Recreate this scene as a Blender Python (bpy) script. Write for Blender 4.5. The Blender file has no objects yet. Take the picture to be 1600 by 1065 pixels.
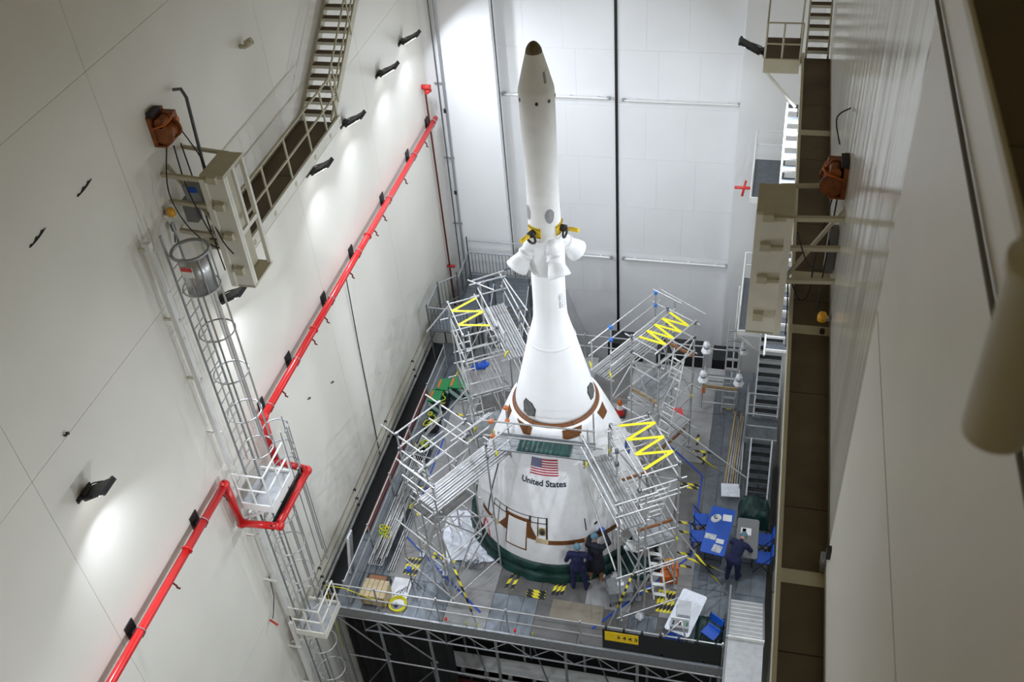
import bpy, bmesh, math, random
from mathutils import Vector, Matrix
random.seed(7)
sc = bpy.context.scene
col = sc.collection
PI = math.pi

# ------------------------------------------------------------------ camera
def camera_axes(yaw, pitch, roll):
    f = Vector((math.sin(yaw)*math.cos(pitch), math.cos(yaw)*math.cos(pitch), -math.sin(pitch)))
    r = Vector((math.cos(yaw), -math.sin(yaw), 0)); u = r.cross(f)
    return r*math.cos(roll)+u*math.sin(roll), -r*math.sin(roll)+u*math.cos(roll), f
cr, cu, cf = camera_axes(-0.2932721, 0.70750985, -0.09710696)
cam = bpy.data.cameras.new('camera'); cam_o = bpy.data.objects.new('camera', cam); col.objects.link(cam_o)
m3 = Matrix((cr, cu, -cf)).transposed()
cam_o.matrix_world = Matrix.Translation((0, 0, 24.7)) @ m3.to_4x4()
cam.sensor_width = 36; cam.lens = 1603.6*36/1600; cam.clip_end = 300; cam.clip_start = .05
cam.dof.use_dof = True; cam.dof.focus_distance = 25.5; cam.dof.aperture_fstop = 2.0
sc.camera = cam_o

# ------------------------------------------------------------------ world, exposure
w = bpy.data.worlds.new('world'); sc.world = w; w.use_nodes = True
w.node_tree.nodes['Background'].inputs[0].default_value = (1.0, .80, .42, 1)
w.node_tree.nodes['Background'].inputs[1].default_value = .125
sc.view_settings.view_transform = 'Standard'; sc.view_settings.look = 'None'
sc.view_settings.exposure = 0.0; sc.view_settings.gamma = 1; sc.view_settings.use_curve_mapping = False
FLOOD_W = 218.0
sc.cycles.diffuse_bounces = 8

# ------------------------------------------------------------------ materials
MT = {}
def mat(name, c, rough=.5, metal=0., var=.08, scale=3., bump=0., bscale=20., stretch=None, emit=0., trans=0., spec=.5, coat=0.):
    m = bpy.data.materials.new(name); m.use_nodes = True; nt = m.node_tree; N = nt.nodes; Lk = nt.links
    b = N['Principled BSDF']
    b.inputs['Roughness'].default_value = rough; b.inputs['Metallic'].default_value = metal
    b.inputs['Specular IOR Level'].default_value = spec
    b.inputs['Coat Weight'].default_value = coat
    tc = N.new('ShaderNodeTexCoord'); mp = N.new('ShaderNodeMapping'); Lk.new(tc.outputs['Object'], mp.inputs[0])
    if stretch: mp.inputs['Scale'].default_value = stretch
    if var > 0:
        n = N.new('ShaderNodeTexNoise'); n.inputs['Scale'].default_value = scale; n.inputs['Detail'].default_value = 4
        Lk.new(mp.outputs[0], n.inputs[0])
        rp = N.new('ShaderNodeValToRGB'); rp.color_ramp.elements[0].position = .3; rp.color_ramp.elements[1].position = .7
        rp.color_ramp.elements[0].color = (*[max(0, x*(1-var)) for x in c], 1)
        rp.color_ramp.elements[1].color = (*[min(1, x*(1+var)) for x in c], 1)
        Lk.new(n.outputs[0], rp.inputs[0]); Lk.new(rp.outputs[0], b.inputs['Base Color'])
    else:
        b.inputs['Base Color'].default_value = (*c, 1)
    if bump > 0:
        n2 = N.new('ShaderNodeTexNoise'); n2.inputs['Scale'].default_value = bscale; n2.inputs['Detail'].default_value = 3
        Lk.new(mp.outputs[0], n2.inputs[0]); bp = N.new('ShaderNodeBump'); bp.inputs['Strength'].default_value = bump
        bp.inputs['Distance'].default_value = .05
        Lk.new(n2.outputs[0], bp.inputs['Height']); Lk.new(bp.outputs[0], b.inputs['Normal'])
    if emit > 0:
        b.inputs['Emission Color'].default_value = (*c, 1); b.inputs['Emission Strength'].default_value = emit
    if trans > 0:
        b.inputs['Transmission Weight'].default_value = trans; b.inputs['IOR'].default_value = 1.2
    MT[name] = m; return m
mat('wall_paint', (.79, .765, .69), .38, var=.035, scale=.5, bump=.05, bscale=.9)
mat('wall_back', (.84, .84, .84), .45, var=.03, scale=.35, bump=.02, bscale=2)
mat('wall_sheet', (.70, .68, .60), .16, var=.07, scale=.8, bump=.40, bscale=.9, stretch=(1, 2.2, .09))
mat('groove', (.10, .10, .095), .8, var=0)
mat('beige', (.55, .51, .38), .45, var=.06)
mat('beige_light', (.78, .76, .68), .45, var=.05)
mat('brown_floor', (.115, .085, .05), .7, var=.22, scale=1.5)
mat('white_steel', (.80, .80, .78), .4, var=.04)
mat('galv', (.36, .375, .39), .4, .55, var=.12, scale=12)
mat('galv_dark', (.15, .165, .185), .45, .6, var=.15, scale=8)
mat('tube', (.56, .56, .56), .34, .7, var=.10, scale=9)
mat('plank', (.38, .38, .38), .42, .55, var=.10, scale=6, stretch=(1, 1, 1))
mat('deck_galv', (.16, .18, .20), .42, .45, var=.18, scale=3)
mat('concrete', (.27, .265, .26), .75, var=.22, scale=1.6)
mat('concrete_dark', (.125, .12, .115), .75, var=.2, scale=1.8)
mat('platform_base', (.14, .15, .16), .6, .2, var=.12, scale=2)
mat('tan_plate', (.23, .20, .155), .7, var=.08)
mat('black', (.012, .012, .013), .45, var=0)
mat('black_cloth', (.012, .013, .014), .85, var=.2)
mat('rubber', (.03, .03, .03), .7, var=0)
mat('red_pipe', (.62, .018, .018), .28, var=.06, coat=.3)
mat('red', (.60, .03, .025), .4, var=0)
mat('dark_red', (.12, .018, .012), .5, var=.1)
mat('rust', (.28, .085, .02), .5, var=.35, scale=8)
mat('orange', (.62, .14, .015), .45, var=.08)
mat('amber', (.85, .42, .03), .4, var=.05)
mat('yellow', (.72, .66, .015), .5, var=.04)
mat('yellow_steel', (.82, .56, .02), .4, var=.08, scale=15)
mat('rocket_white', (.88, .88, .88), .45, var=.02, scale=2)
mat('rocket_tile', (.84, .84, .85), .55, var=.035, scale=5, bump=.05, bscale=6)
mat('rocket_grey', (.86, .85, .83), .5, var=.03)
mat('nose_brown', (.16, .13, .075), .35, .2, var=.25, scale=14)
mat('brown_band', (.16, .055, .012), .6, var=.3, scale=18)
mat('dark_line', (.03, .025, .022), .6, var=0)
mat('glass_dark', (.12, .125, .12), .25, var=.3, scale=12)
mat('vent_grey', (.33, .33, .34), .4, .3, var=.15, scale=5)
mat('letter', (.02, .025, .04), .5, var=0)
mat('letter_faint', (.30, .31, .36), .5, var=0)
mat('flag_red', (.42, .02, .05), .5, var=0)
mat('flag_white', (.85, .83, .84), .5, var=0)
mat('flag_blue', (.025, .035, .16), .5, var=0)
mat('worm_red', (.62, .02, .04), .5, var=0)
mat('emblem_blue', (.03, .07, .25), .5, var=.1)
mat('tarp_green', (.003, .036, .03), .42, var=.3, scale=3, bump=.5, bscale=5)
mat('bin_green', (.012, .21, .06), .5, var=.1)
mat('bin_stripe', (.02, .10, .07), .5, var=0)
mat('navy', (.006, .010, .055), .8, var=.2, scale=9, bump=.25, bscale=12)
mat('navy_dark', (.006, .007, .016), .8, var=.2, scale=9, bump=.25, bscale=12)
mat('cap_blue', (.12, .23, .30), .9, var=.12, scale=30, bump=.3, bscale=40)
mat('glove', (.03, .09, .50), .6, var=0)
mat('skin', (.45, .26, .18), .6, var=.05)
mat('shoe', (.75, .75, .74), .7, var=0)
mat('shoe_dark', (.02, .02, .025), .7, var=0)
mat('blue_plastic', (.006, .085, .50), .4, var=.06)
mat('tape_blue', (.012, .06, .36), .5, var=.05)
mat('clamp_blue', (.03, .18, .62), .5, var=0)
mat('grey_plastic', (.20, .20, .205), .5, var=.06)
mat('paper', (.82, .83, .84), .7, var=.05, scale=20)
mat('paper_print', (.52, .55, .58), .7, var=.5, scale=25)
mat('plastic_white', (.74, .77, .84), .25, var=.06, scale=6, bump=.4, bscale=7)
mat('clear_box', (.88, .90, .93), .25, var=0, trans=.45)
mat('wood', (.42, .30, .15), .65, var=.25, scale=4, stretch=(1, 8, 8))
mat('wood_brown', (.30, .13, .05), .6, var=.2, scale=10)
mat('crate_wood', (.55, .44, .27), .7, var=.15, scale=4)
mat('box_grey', (.30, .31, .32), .5, .2, var=.08)
mat('lens', (1.0, .97, .92), .4, var=0, emit=9)
mat('lower_floor', (.03, .03, .032), .6, var=.25, scale=.8)
mat('lime', (.40, .55, .02), .5, var=.05)
# hazard tape: black and yellow diagonal stripes
def hazard(name, c1, c2, scale):
    m = mat(name, c1, .5, var=0); nt = m.node_tree; N = nt.nodes; b = N['Principled BSDF']
    tc = N.new('ShaderNodeTexCoord'); wv = N.new('ShaderNodeTexWave'); wv.wave_type = 'BANDS'; wv.bands_direction = 'DIAGONAL'
    wv.inputs['Scale'].default_value = scale; wv.inputs['Distortion'].default_value = 0
    rp = N.new('ShaderNodeValToRGB'); rp.color_ramp.interpolation = 'CONSTANT'
    rp.color_ramp.elements[0].color = (*c1, 1); rp.color_ramp.elements[1].color = (*c2, 1); rp.color_ramp.elements[1].position = .5
    nt.links.new(tc.outputs['Object'], wv.inputs[0]); nt.links.new(wv.outputs['Fac'], rp.inputs[0]); nt.links.new(rp.outputs[0], b.inputs['Base Color'])
hazard('hazard', (.80, .68, .03), (.015, .015, .015), 1.7)
hazard('hazard_green', (.55, .75, .68), (.01, .07, .05), 1.3)

# ------------------------------------------------------------------ mesh helpers
class MB:
    def __init__(s): s.v = []; s.f = []; s.sm = []
    def add(s, vs, fs, smooth=False):
        o = len(s.v); s.v += [tuple(x) for x in vs]; s.f += [tuple(i+o for i in f) for f in fs]; s.sm += [smooth]*len(fs); return s
    def box(s, x0, x1, y0, y1, z0, z1):
        return s.add([(x0,y0,z0),(x1,y0,z0),(x1,y1,z0),(x0,y1,z0),(x0,y0,z1),(x1,y0,z1),(x1,y1,z1),(x0,y1,z1)],
                     [(3,2,1,0),(4,5,6,7),(0,1,5,4),(1,2,6,5),(2,3,7,6),(3,0,4,7)])
    def obox(s, c, ax, ay, az, hx, hy, hz):
        c = Vector(c); ax = Vector(ax).normalized()*hx; ay = Vector(ay).normalized()*hy; az = Vector(az).normalized()*hz
        P = [c+ax*i+ay*j+az*k for k in (-1,1) for (i,j) in ((-1,-1),(1,-1),(1,1),(-1,1))]
        return s.add(P, [(3,2,1,0),(4,5,6,7),(0,1,5,4),(1,2,6,5),(2,3,7,6),(3,0,4,7)])
    def beam(s, p, q, w, h, up=(0,0,1)):
        p = Vector(p); q = Vector(q); d = (q-p); L = d.length; d.normalize(); u = Vector(up)
        if abs(d.dot(u)) > .98: u = Vector((0,1,0))
        a = d.cross(u).normalized(); b = a.cross(d)
        return s.obox((p+q)/2, d, a, b, L/2, w/2, h/2)
    def tube(s, p, q, r, n=8, r2=None, caps=True):
        p = Vector(p); q = Vector(q); d = (q-p).normalized(); r2 = r if r2 is None else r2
        u = Vector((0,0,1)) if abs(d.z) < .9 else Vector((1,0,0))
        a = d.cross(u).normalized(); b = a.cross(d)
        V = []
        for (c, rr) in ((p, r), (q, r2)):
            for i in range(n):
                t = 2*PI*i/n; V.append(c+a*rr*math.cos(t)+b*rr*math.sin(t))
        s.add(V, [(i, (i+1) % n, n+(i+1) % n, n+i) for i in range(n)], True)
        if caps:
            o = len(s.v)-2*n; s.f += [tuple(o+i for i in range(n))[::-1], tuple(o+n+i for i in range(n))]; s.sm += [False, False]
        return s
    def path(s, pts, r, n=8):
        pts = [Vector(p) for p in pts]; V = []; F = []
        prev = None
        for k, p in enumerate(pts):
            d = (pts[min(k+1, len(pts)-1)]-pts[max(k-1, 0)]).normalized()
            if prev is None:
                u = Vector((0,0,1)) if abs(d.z) < .9 else Vector((1,0,0)); a = d.cross(u).normalized()
            else: a = (prev-d*prev.dot(d)).normalized()
            prev = a; b = a.cross(d)
            for i in range(n):
                t = 2*PI*i/n; V.append(p+a*r*math.cos(t)+b*r*math.sin(t))
        for k in range(len(pts)-1):
            F += [(k*n+i, k*n+(i+1) % n, (k+1)*n+(i+1) % n, (k+1)*n+i) for i in range(n)]
        s.add(V, F, True)
        o = len(s.v)-len(V); s.f += [tuple(o+i for i in range(n))[::-1], tuple(o+len(V)-n+i for i in range(n))]; s.sm += [False, False]
        return s
    def lathe(s, c, prof, n=48, smooth=True, wob=None):
        V = []; F = []
        for k, (z, r) in enumerate(prof):
            for i in range(n):
                t = 2*PI*i/n; rr = r+(wob(t, k) if wob else 0); V.append((c[0]+rr*math.cos(t), c[1]+rr*math.sin(t), c[2]+z))
        m = len(prof)
        for k in range(m-1):
            F += [(k*n+i, k*n+(i+1) % n, (k+1)*n+(i+1) % n, (k+1)*n+i) for i in range(n)]
        return s.add(V, F, smooth)
    def ring(s, c, R, r, axis=(0,0,1), n=20, k=6, a0=0, a1=2*PI):
        z = Vector(axis).normalized(); u = Vector((1,0,0)) if abs(z.x) < .9 else Vector((0,1,0))
        a = z.cross(u).normalized(); b = z.cross(a)
        pts = [Vector(c)+a*R*math.cos(a0+(a1-a0)*i/n)+b*R*math.sin(a0+(a1-a0)*i/n) for i in range(n+1)]
        return s.path(pts, r, k)
    def build(s, name, m, parent=None, origin=None):
        me = bpy.data.meshes.new(name)
        if parent is not None: o0 = abs_loc(parent)
        elif origin is not None: o0 = Vector(origin)
        else:
            xs = [v[0] for v in s.v]; ys = [v[1] for v in s.v]; zs = [v[2] for v in s.v]
            o0 = Vector(((min(xs)+max(xs))/2, (min(ys)+max(ys))/2, min(zs)))
        me.from_pydata([(v[0]-o0.x, v[1]-o0.y, v[2]-o0.z) for v in s.v], [], s.f)
        me.polygons.foreach_set('use_smooth', s.sm); me.update()
        o = bpy.data.objects.new(name, me); col.objects.link(o); me.materials.append(MT[m] if isinstance(m, str) else m)
        if parent is not None: o.parent = parent
        else: o.location = o0
        return o
def abs_loc(o):
    v = Vector(o.location)
    while o.parent: o = o.parent; v += Vector(o.location)
    return v
def tag(o, label=None, cat=None, group=None, kind=None):
    if label: o['label'] = label
    if cat: o['category'] = cat
    if group: o['group'] = group
    if kind: o['kind'] = kind
    return o
def thing(name, loc, label, cat, group=None):
    o = bpy.data.objects.new(name, None); col.objects.link(o); o.location = loc; o.empty_display_size = .1
    return tag(o, label, cat, group)
def struct(o): return tag(o, kind='structure')
def B(x0, x1, y0, y1, z0, z1): return MB().box(x0, x1, y0, y1, z0, z1)
# shared tube mesh: unit cylinder along z, radius 1 - copies share the data
_unit = {}
def pole(name, p, q, r, m, parent, n=8):
    key = (m, n)
    if key not in _unit:
        mb = MB().tube((0,0,0), (0,0,1), 1, n); me = bpy.data.meshes.new('round_tube')
        me.from_pydata(mb.v, [], mb.f); me.polygons.foreach_set('use_smooth', mb.sm); me.update(); me.materials.append(MT[m]); _unit[key] = me
    p = Vector(p); q = Vector(q); d = q-p
    o = bpy.data.objects.new(name, _unit[key]); col.objects.link(o); o.parent = parent
    o.location = p-abs_loc(parent); o.rotation_mode = 'QUATERNION'; o.rotation_quaternion = d.to_track_quat('Z', 'Y')
    o.scale = (r, r, d.length)
    return o
_ub = {}
def block(name, c, size, m, parent, rz=0):
    if m not in _ub:
        mb = B(-.5, .5, -.5, .5, -.5, .5); me = bpy.data.meshes.new('small_block'); me.from_pydata(mb.v, [], mb.f); me.update(); me.materials.append(MT[m]); _ub[m] = me
    o = bpy.data.objects.new(name, _ub[m]); col.objects.link(o); o.parent = parent
    o.location = Vector(c)-abs_loc(parent); o.scale = size; o.rotation_euler = (0, 0, rz); return o
def lerp(a, b, t): return Vector(a)*(1-t)+Vector(b)*t
# ------------------------------------------------------------------ room shell
XL, XR, YB, YD = -11.3, 1.44, 30.4, 31.0
YS = [-3, 3, 9.1, 14.0, 20.1, 25.2, YB]; ZS = [-8, -2.5, 2.47, 7.42, 12.4, 17.36, 22.3, 28]
def panel_wall(name, face_x, out, m):
    # backing slab with the panels standing proud of it, joints recessed
    wl = struct(B(*sorted((face_x-out*.04, face_x-out*.4)), -3, YD+.3, -8, 28).build(name, 'groove'))
    for i in range(len(YS)-1):
        for j in range(len(ZS)-1):
            g = .004
            B(*sorted((face_x-out*.05, face_x)), YS[i]+g, YS[i+1]-g, ZS[j]+g, ZS[j+1]-g).build('panel', m, wl)
    return wl
wl = panel_wall('wall_left', XL, 1, 'wall_paint')
wr = panel_wall('wall_right', XR, -1, 'wall_sheet')
# nearer stretch of the right wall is covered by a further layer of boarding
B(XR-.05, XR, -3, 9.35, 12.62, 17.3).build('cladding_sheet', 'wall_paint', wr)
B(XR-.05, XR, -3, 9.35, 17.34, 22.2).build('cladding_sheet', 'wall_paint', wr)
# back wall: two piers and the tall sliding doors recessed between them
wb = struct(B(XL-.4, -8.88, YB, YD+.4, -8, 28).build('wall_back', 'wall_back'))
wb2 = struct(B(-.84, XR+.4, YB, YD+.4, -8, 28).build('wall_back_pier', 'wall_back'))
dr = struct(B(-8.88, -.84, YD+.06, YD+.4, -8, 28).build('door_1', 'groove'))
for (xa, xb) in ((-8.88, -4.955), (-4.865, -.84)):
    n = 3
    for j in range(18):
        z0 = -8+j*2.0
        for k in range(n):
            off = .5 if j % 2 else 0
            ea = xa if k == 0 else xa+(xb-xa)*(k-off*.6)/n
            eb = xb if k == n-1 else xa+(xb-xa)*(k+1-off*.6)/n
            B(ea+.0015, eb-.0015, YD, YD+.07, z0+.0015, z0+1.997).build('door_panel', 'wall_back', dr)
B(-4.955, -4.865, YD-.03, YD+.05, -8, 28).build('door_seal', 'black', dr)
B(-8.87, -8.845, YD-.32, YD-.29, -8, 28).build('edge_channel', 'groove', dr)
lower = struct(B(XL, XR, -3, YD, -8.3, -8).build('floor', 'lower_floor'))

# ------------------------------------------------------------------ work platform
plat = thing('work_platform', (-4.9, 21.3, -.9), 'large steel work platform carrying the white spacecraft and its scaffolds', 'platform')
PX0, PX1, PY0, PY1 = -10.85, 1.25, 15.42, 27.25
B(PX0, PX1, PY0, PY1, -.25, -.035).build('platform_slab', 'platform_base', plat)
def fpanel(x0, x1, y0, y1, m): B(x0+.006, x1-.006, y0+.006, y1-.006, -.034, random.uniform(-.004, 0)).build('floor_panel', m, plat)
rows = [(15.45, 16.75), (16.75, 17.9), (17.9, 20.3), (20.3, 22.7), (22.7, 25.0), (25.0, 27.2)]
for (y0, y1) in rows:                                   # galvanised plank strips at both sides
    for k in range(3): fpanel(PX0+.02+k*.42, PX0+.44+k*.42, y0, y1, 'deck_galv')
    for k in range(5): fpanel(-.78+k*.405, -.375+k*.405, y0, y1, 'deck_galv' if k else 'galv_dark')
xs = [-9.57, -8.75, -7.55, -6.3, -5.0, -3.7, -2.4, -1.6, -.78]
for r, (y0, y1) in enumerate(rows):
    for k in range(len(xs)-1):
        m = random.choice(['concrete', 'concrete', 'concrete', 'concrete', 'concrete_dark'])
        if r == 0: m = ['concrete', 'deck_galv', 'concrete', 'deck_galv', 'concrete_dark', 'concrete_dark', 'deck_galv', 'concrete_dark'][k]
        if r == 1: m = ['concrete', 'deck_galv', 'concrete', 'concrete_dark', 'concrete_dark', 'concrete', 'concrete_dark', 'concrete'][k]
        if m == 'deck_galv':
            nn = 3; wdt = (xs[k+1]-xs[k])/nn
            for q in range(nn): fpanel(xs[k]+q*wdt, xs[k]+(q+1)*wdt, y0, y1, m)
        else: fpanel(xs[k], xs[k+1], y0, y1, m)
# front edge: toe beam, truss, legs
B(PX0, PX1-.9, PY0-.06, PY0, -.22, .14).build('toe_board', 'galv', plat)
zt, zb2 = -.3, -.85
for yy in (PY0-.03, PY0+2.4):
    pole('top_chord', (PX0, yy, zt), (PX1, yy, zt), .035, 'tube', plat); pole('bottom_chord', (PX0+.9, yy, zb2), (PX1, yy, zb2), .03, 'galv', plat)
    x = PX0+.9; k = 0
    while x < PX1-.3:
        a, b = ((zb2, zt), (zt, zb2))[k % 2]
        pole('truss_web', (x, yy, a), (x+.62, yy, b), .018, 'galv', plat)
        if k % 4 == 0: pole('truss_post', (x, yy, zb2-.1), (x, yy, zt), .022, 'galv_dark', plat)
        x += .62; k += 1
for xx in (-10.8, -9.5, -8.0, -6.0, -4.0, -2.0, 0.2):
    for yy in (PY0, PY0+2.4, PY0+5.5):
        pole('platform_leg', (xx, yy, -8), (xx, yy, -.25), .045, 'galv', plat)
for (xa, xb) in ((-10.8, -9.5), (-9.5, -8.0), (-8, -6), (-6, -4), (-4, -2), (-2, .2)):
    pole('cross_brace', (xa, PY0, -.4), (xb, PY0+(.2 if xa < -9 else 2.4), -2.4), .026, 'tube' if xa < -9 else 'galv_dark', plat)
    pole('cross_brace', (xb, PY0, -2.4), (xa, PY0, -4.6), .026, 'galv_dark', plat)
    pole('ledger', (xa, PY0, -2.4), (xb, PY0, -2.4), .026, 'tube' if xa < -9 else 'galv', plat)
    pole('ledger', (xa, PY0+2.4, -1.5), (xb, PY0+2.4, -1.5), .026, 'tube', plat)
    pole('ledger', (xa, PY0+2.4, -2.2), (xb, PY0+2.4, -2.2), .026, 'tube', plat)
    pole('cross_brace', (xa, PY0+2.4, -2.5), (xb, PY0, -5.0), .026, 'galv_dark', plat)

def guardrail(name, label, pts, posts, zs=(.55, 1.05), m='tube', r=.024, z0=0, group=None):
    g = thing(name, (pts[0][0], pts[0][1], z0), label, 'guard rail', group)
    for a, b in zip(pts[:-1], pts[1:]):
        for z in zs: pole('rail', (a[0], a[1], z0+z), (b[0], b[1], z0+z), r, m, g)
    for p in posts: pole('post', (p[0], p[1], z0-.05), (p[0], p[1], z0+zs[-1]+.08), r*1.1, m, g)
    return g
gf = guardrail('guard_rail', 'long galvanised guard rail along the front edge of the work platform', [(-10.85, 15.5), (.25, 15.5)],
               [(-10.8, 15.5), (-9.4, 15.5), (-7.6, 15.5), (-5.6, 15.5), (-3.55, 15.5), (-1.35, 15.5), (.2, 15.5)])
for xx in (-10.7, -7.4, -5.4, -1.35, -.25):
    block('red_coupler', (xx, 15.49, .2), (.07, .07, .08), 'red', gf)
for xx in (-6.8, -6.5, -4.9): block('lime_tag', (xx, 15.47, .18), (.03, .03, .16), 'lime', gf)
guardrail('guard_rail', 'guard rail along the left edge of the platform beside the shaded wall', [(-10.35, 15.6), (-10.35, 25.9)],
          [(-10.35, 15.6+k*2.05) for k in range(6)])
guardrail('guard_rail', 'guard rail along the far edge of the platform below the white doors', [(-7.6, 27.15), (-1.3, 27.15)],
          [(-7.6+k*2.1, 27.15) for k in range(4)])
guardrail('guard_rail', 'short guard rail beside the stack of long pipes at the platform right', [(.28, 21.6), (.28, 25.4)], [(.28, 21.6), (.28, 23.4), (.28, 25.4)])
# black cloth with a yellow panel hung on the front rail
bc = thing('barrier_cloth', (-1.4, 15.47, .1), 'black cloth with yellow numbered panel hung on the front guard rail', 'banner')
B(-2.95, .2, 15.455, 15.47, .12, .98).build('cloth', 'black_cloth', bc)
B(-2.88, -1.98, 15.44, 15.454, .52, .92).build('yellow_panel', 'yellow_steel', bc)
for k in range(7): block('strap', (-2.85+k*.48, 15.475, 1.02), (.06, .07, .14), 'black', bc)

def flat_text(name, txt, m, p, size, parent):
    c = bpy.data.curves.new(name, 'FONT'); c.body = txt; c.size = size; c.align_x = 'CENTER'; c.align_y = 'CENTER'; c.resolution_u = 2; c.extrude = .002; c.offset = .004
    t = bpy.data.objects.new(name, c); col.objects.link(t); bpy.context.view_layer.update()
    me = bpy.data.meshes.new_from_object(t.evaluated_get(bpy.context.evaluated_depsgraph_get())); bpy.data.objects.remove(t)
    mb = MB().add([(p[0]+v.co.x, p[1]-v.co.z, p[2]+v.co.y) for v in me.vertices], [tuple(f.vertices) for f in me.polygons]); return mb.build(name, m, parent)
flat_text('panel_number', '3 4 4 3', 'letter', (-2.28, 15.438, .72), .2, bc)
# black strip added as shade in the gap to the left wall, thin pipes low on that wall
B(XL+.02, PX0-.01, 15.8, 27.2, -.12, -.06).build('gap_shade', 'black_cloth', plat)
for k, z in enumerate((.25, .55, .95)):
    t = thing('wall_base_pipe', (XL+.06, 21, z), ('lowest', 'middle', 'highest')[k]+' of three thin pipes along the foot of the left wall', 'pipe', 'thin pipes at the left wall foot')
    pole('tube', (XL+.05, 14.6, z), (XL+.05, 28.5, z), .022, 'beige' if k else 'galv_dark', t)
    for y in (16, 19, 22, 25, 28): block('saddle', (XL+.04, y, z), (.08, .06, .07), 'rubber', t)
# black sheet added to darken the space under the near left platform corner
dv = thing('shade_backing', (-9.8, 16.4, -8), 'added black sheet darkening the space under the near left platform corner', 'shade sheet')
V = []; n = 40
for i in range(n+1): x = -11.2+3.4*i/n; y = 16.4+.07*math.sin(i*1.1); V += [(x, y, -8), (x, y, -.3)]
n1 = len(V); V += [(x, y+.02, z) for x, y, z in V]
MB().add(V, [(2*i, 2*i+2, 2*i+3, 2*i+1) for i in range(n)]+[(n1+2*i, n1+2*i+1, n1+2*i+3, n1+2*i+2) for i in range(n)], True).build('shade_sheet', 'black_cloth', dv)
pole('sheet_rod', (-11.2, 16.41, -.32), (-7.8, 16.41, -.32), .02, 'galv_dark', dv)
# ------------------------------------------------------------------ spacecraft with launch abort tower
AX, AY = -4.98, 20.18
PROF = [(.45,2.62),(.6,2.62),(1.2,2.52),(1.8,2.38),(2.4,2.2),(3.0,1.99),(3.4,1.84),(3.8,1.68),(4.3,1.48),(4.72,1.30)]
def rad(z, prof=None):
    prof = prof or FULL
    if z <= prof[0][0]: return prof[0][1]
    for (a, ra), (b, rb) in zip(prof[:-1], prof[1:]):
        if z <= b: return ra+(rb-ra)*(z-a)/(b-a)
    return prof[-1][1]
UP = [(4.80,1.12),(4.9,1.115),(5.3,1.03),(5.9,.885),(6.5,.745),(6.85,.665),(7.2,.575),(7.45,.51),(7.7,.455),(7.9,.437),(8.2,.43),(9.0,.425),(9.6,.42),(10.2,.41)]
TOW = [(10.2,.405),(11.3,.39),(11.55,.385),(11.57,.39),(11.62,.39),(11.64,.385),(13.0,.395),(13.02,.40),(13.2,.405),(14.13,.41),(14.15,.405),(14.17,.405),(14.2,.40)]
FULL = PROF+UP+TOW+[(14.2,.40),(14.95,.20),(15.27,.01)]
def smooth_prof(p, n=4):
    out = []
    for i in range(len(p)-1):
        p0 = p[max(i-1, 0)]; p1 = p[i]; p2 = p[i+1]; p3 = p[min(i+2, len(p)-1)]
        for k in range(n):
            t = k/n
            out.append(tuple(.5*((2*b)+(-a+c)*t+(2*a-5*b+4*c-d)*t*t+(-a+3*b-3*c+d)*t**3) for a, b, c, d in zip(p0, p1, p2, p3)))
    return out+[p[-1]]
rk = thing('spacecraft', (AX, AY, 0), 'tall white spacecraft with launch abort tower standing on the work platform', 'spacecraft')
MB().lathe((AX, AY, 0), [(.45, 2.3)]+smooth_prof(PROF)+[(4.74, 1.25), (4.70, 1.14)], 96).build('ogive_fairing', 'rocket_tile', rk)
MB().lathe((AX, AY, 0), [(4.66, 1.27), (4.70, 1.235), (4.77, 1.20), (4.80, 1.13), (4.78, 1.1)], 72).build('separation_ring', 'brown_band', rk)
MB().lathe((AX, AY, 0), [(4.78, 1.06)]+UP, 72).build('upper_fairing', 'rocket_white', rk)
MB().lathe((AX, AY, 0), [(6.96, .648), (6.98, .652), (7.03, .640), (7.05, .628)], 72).build('joint_ring', 'rocket_white', rk)
MB().lathe((AX, AY, 0), TOW, 56).build('abort_motor_tube', 'rocket_grey', rk)
MB().lathe((AX, AY, 0), [(14.2, .402), (14.6, .302), (15.03, .186)], 56).build('nose_cone', 'rocket_grey', rk)
MB().lathe((AX, AY, 0), [(15.03, .186), (15.10, .172), (15.17, .138), (15.23, .09), (15.26, .045), (15.27, .001)], 40).build('nose_cap', 'nose_brown', rk)

def surf(th, z, off=0.):
    t = math.radians(th); r = rad(z)+off; return (AX+r*math.cos(t), AY+r*math.sin(t), z)
def wq(mb, q, off=.012, nu=6, nv=2, depth=.03):
    # patch of the surface of revolution between four (angle, height) corners: tl, tr, br, bl
    tl, tr, br, bl = q; top = []; bot = []
    for j in range(nv+1):
        for i in range(nu+1):
            u, v = i/nu, j/nv
            th = (tl[0]*(1-u)+tr[0]*u)*(1-v)+(bl[0]*(1-u)+br[0]*u)*v
            z = (tl[1]*(1-u)+tr[1]*u)*(1-v)+(bl[1]*(1-u)+br[1]*u)*v
            top.append(surf(th, z, off)); bot.append(surf(th, z, off-depth))
    W = nu+1; n = len(top)
    F = [(j*W+i, (j+1)*W+i, (j+1)*W+i+1, j*W+i+1) for j in range(nv) for i in range(nu)]
    for i in range(nu): F += [(i, i+1, n+i+1, n+i), (nv*W+i+1, nv*W+i, n+nv*W+i, n+nv*W+i+1)]
    for j in range(nv): F += [((j+1)*W, j*W, n+j*W, n+(j+1)*W), (j*W+nu, (j+1)*W+nu, n+(j+1)*W+nu, n+j*W+nu)]
    mb.add(top+bot, F); return mb
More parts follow.
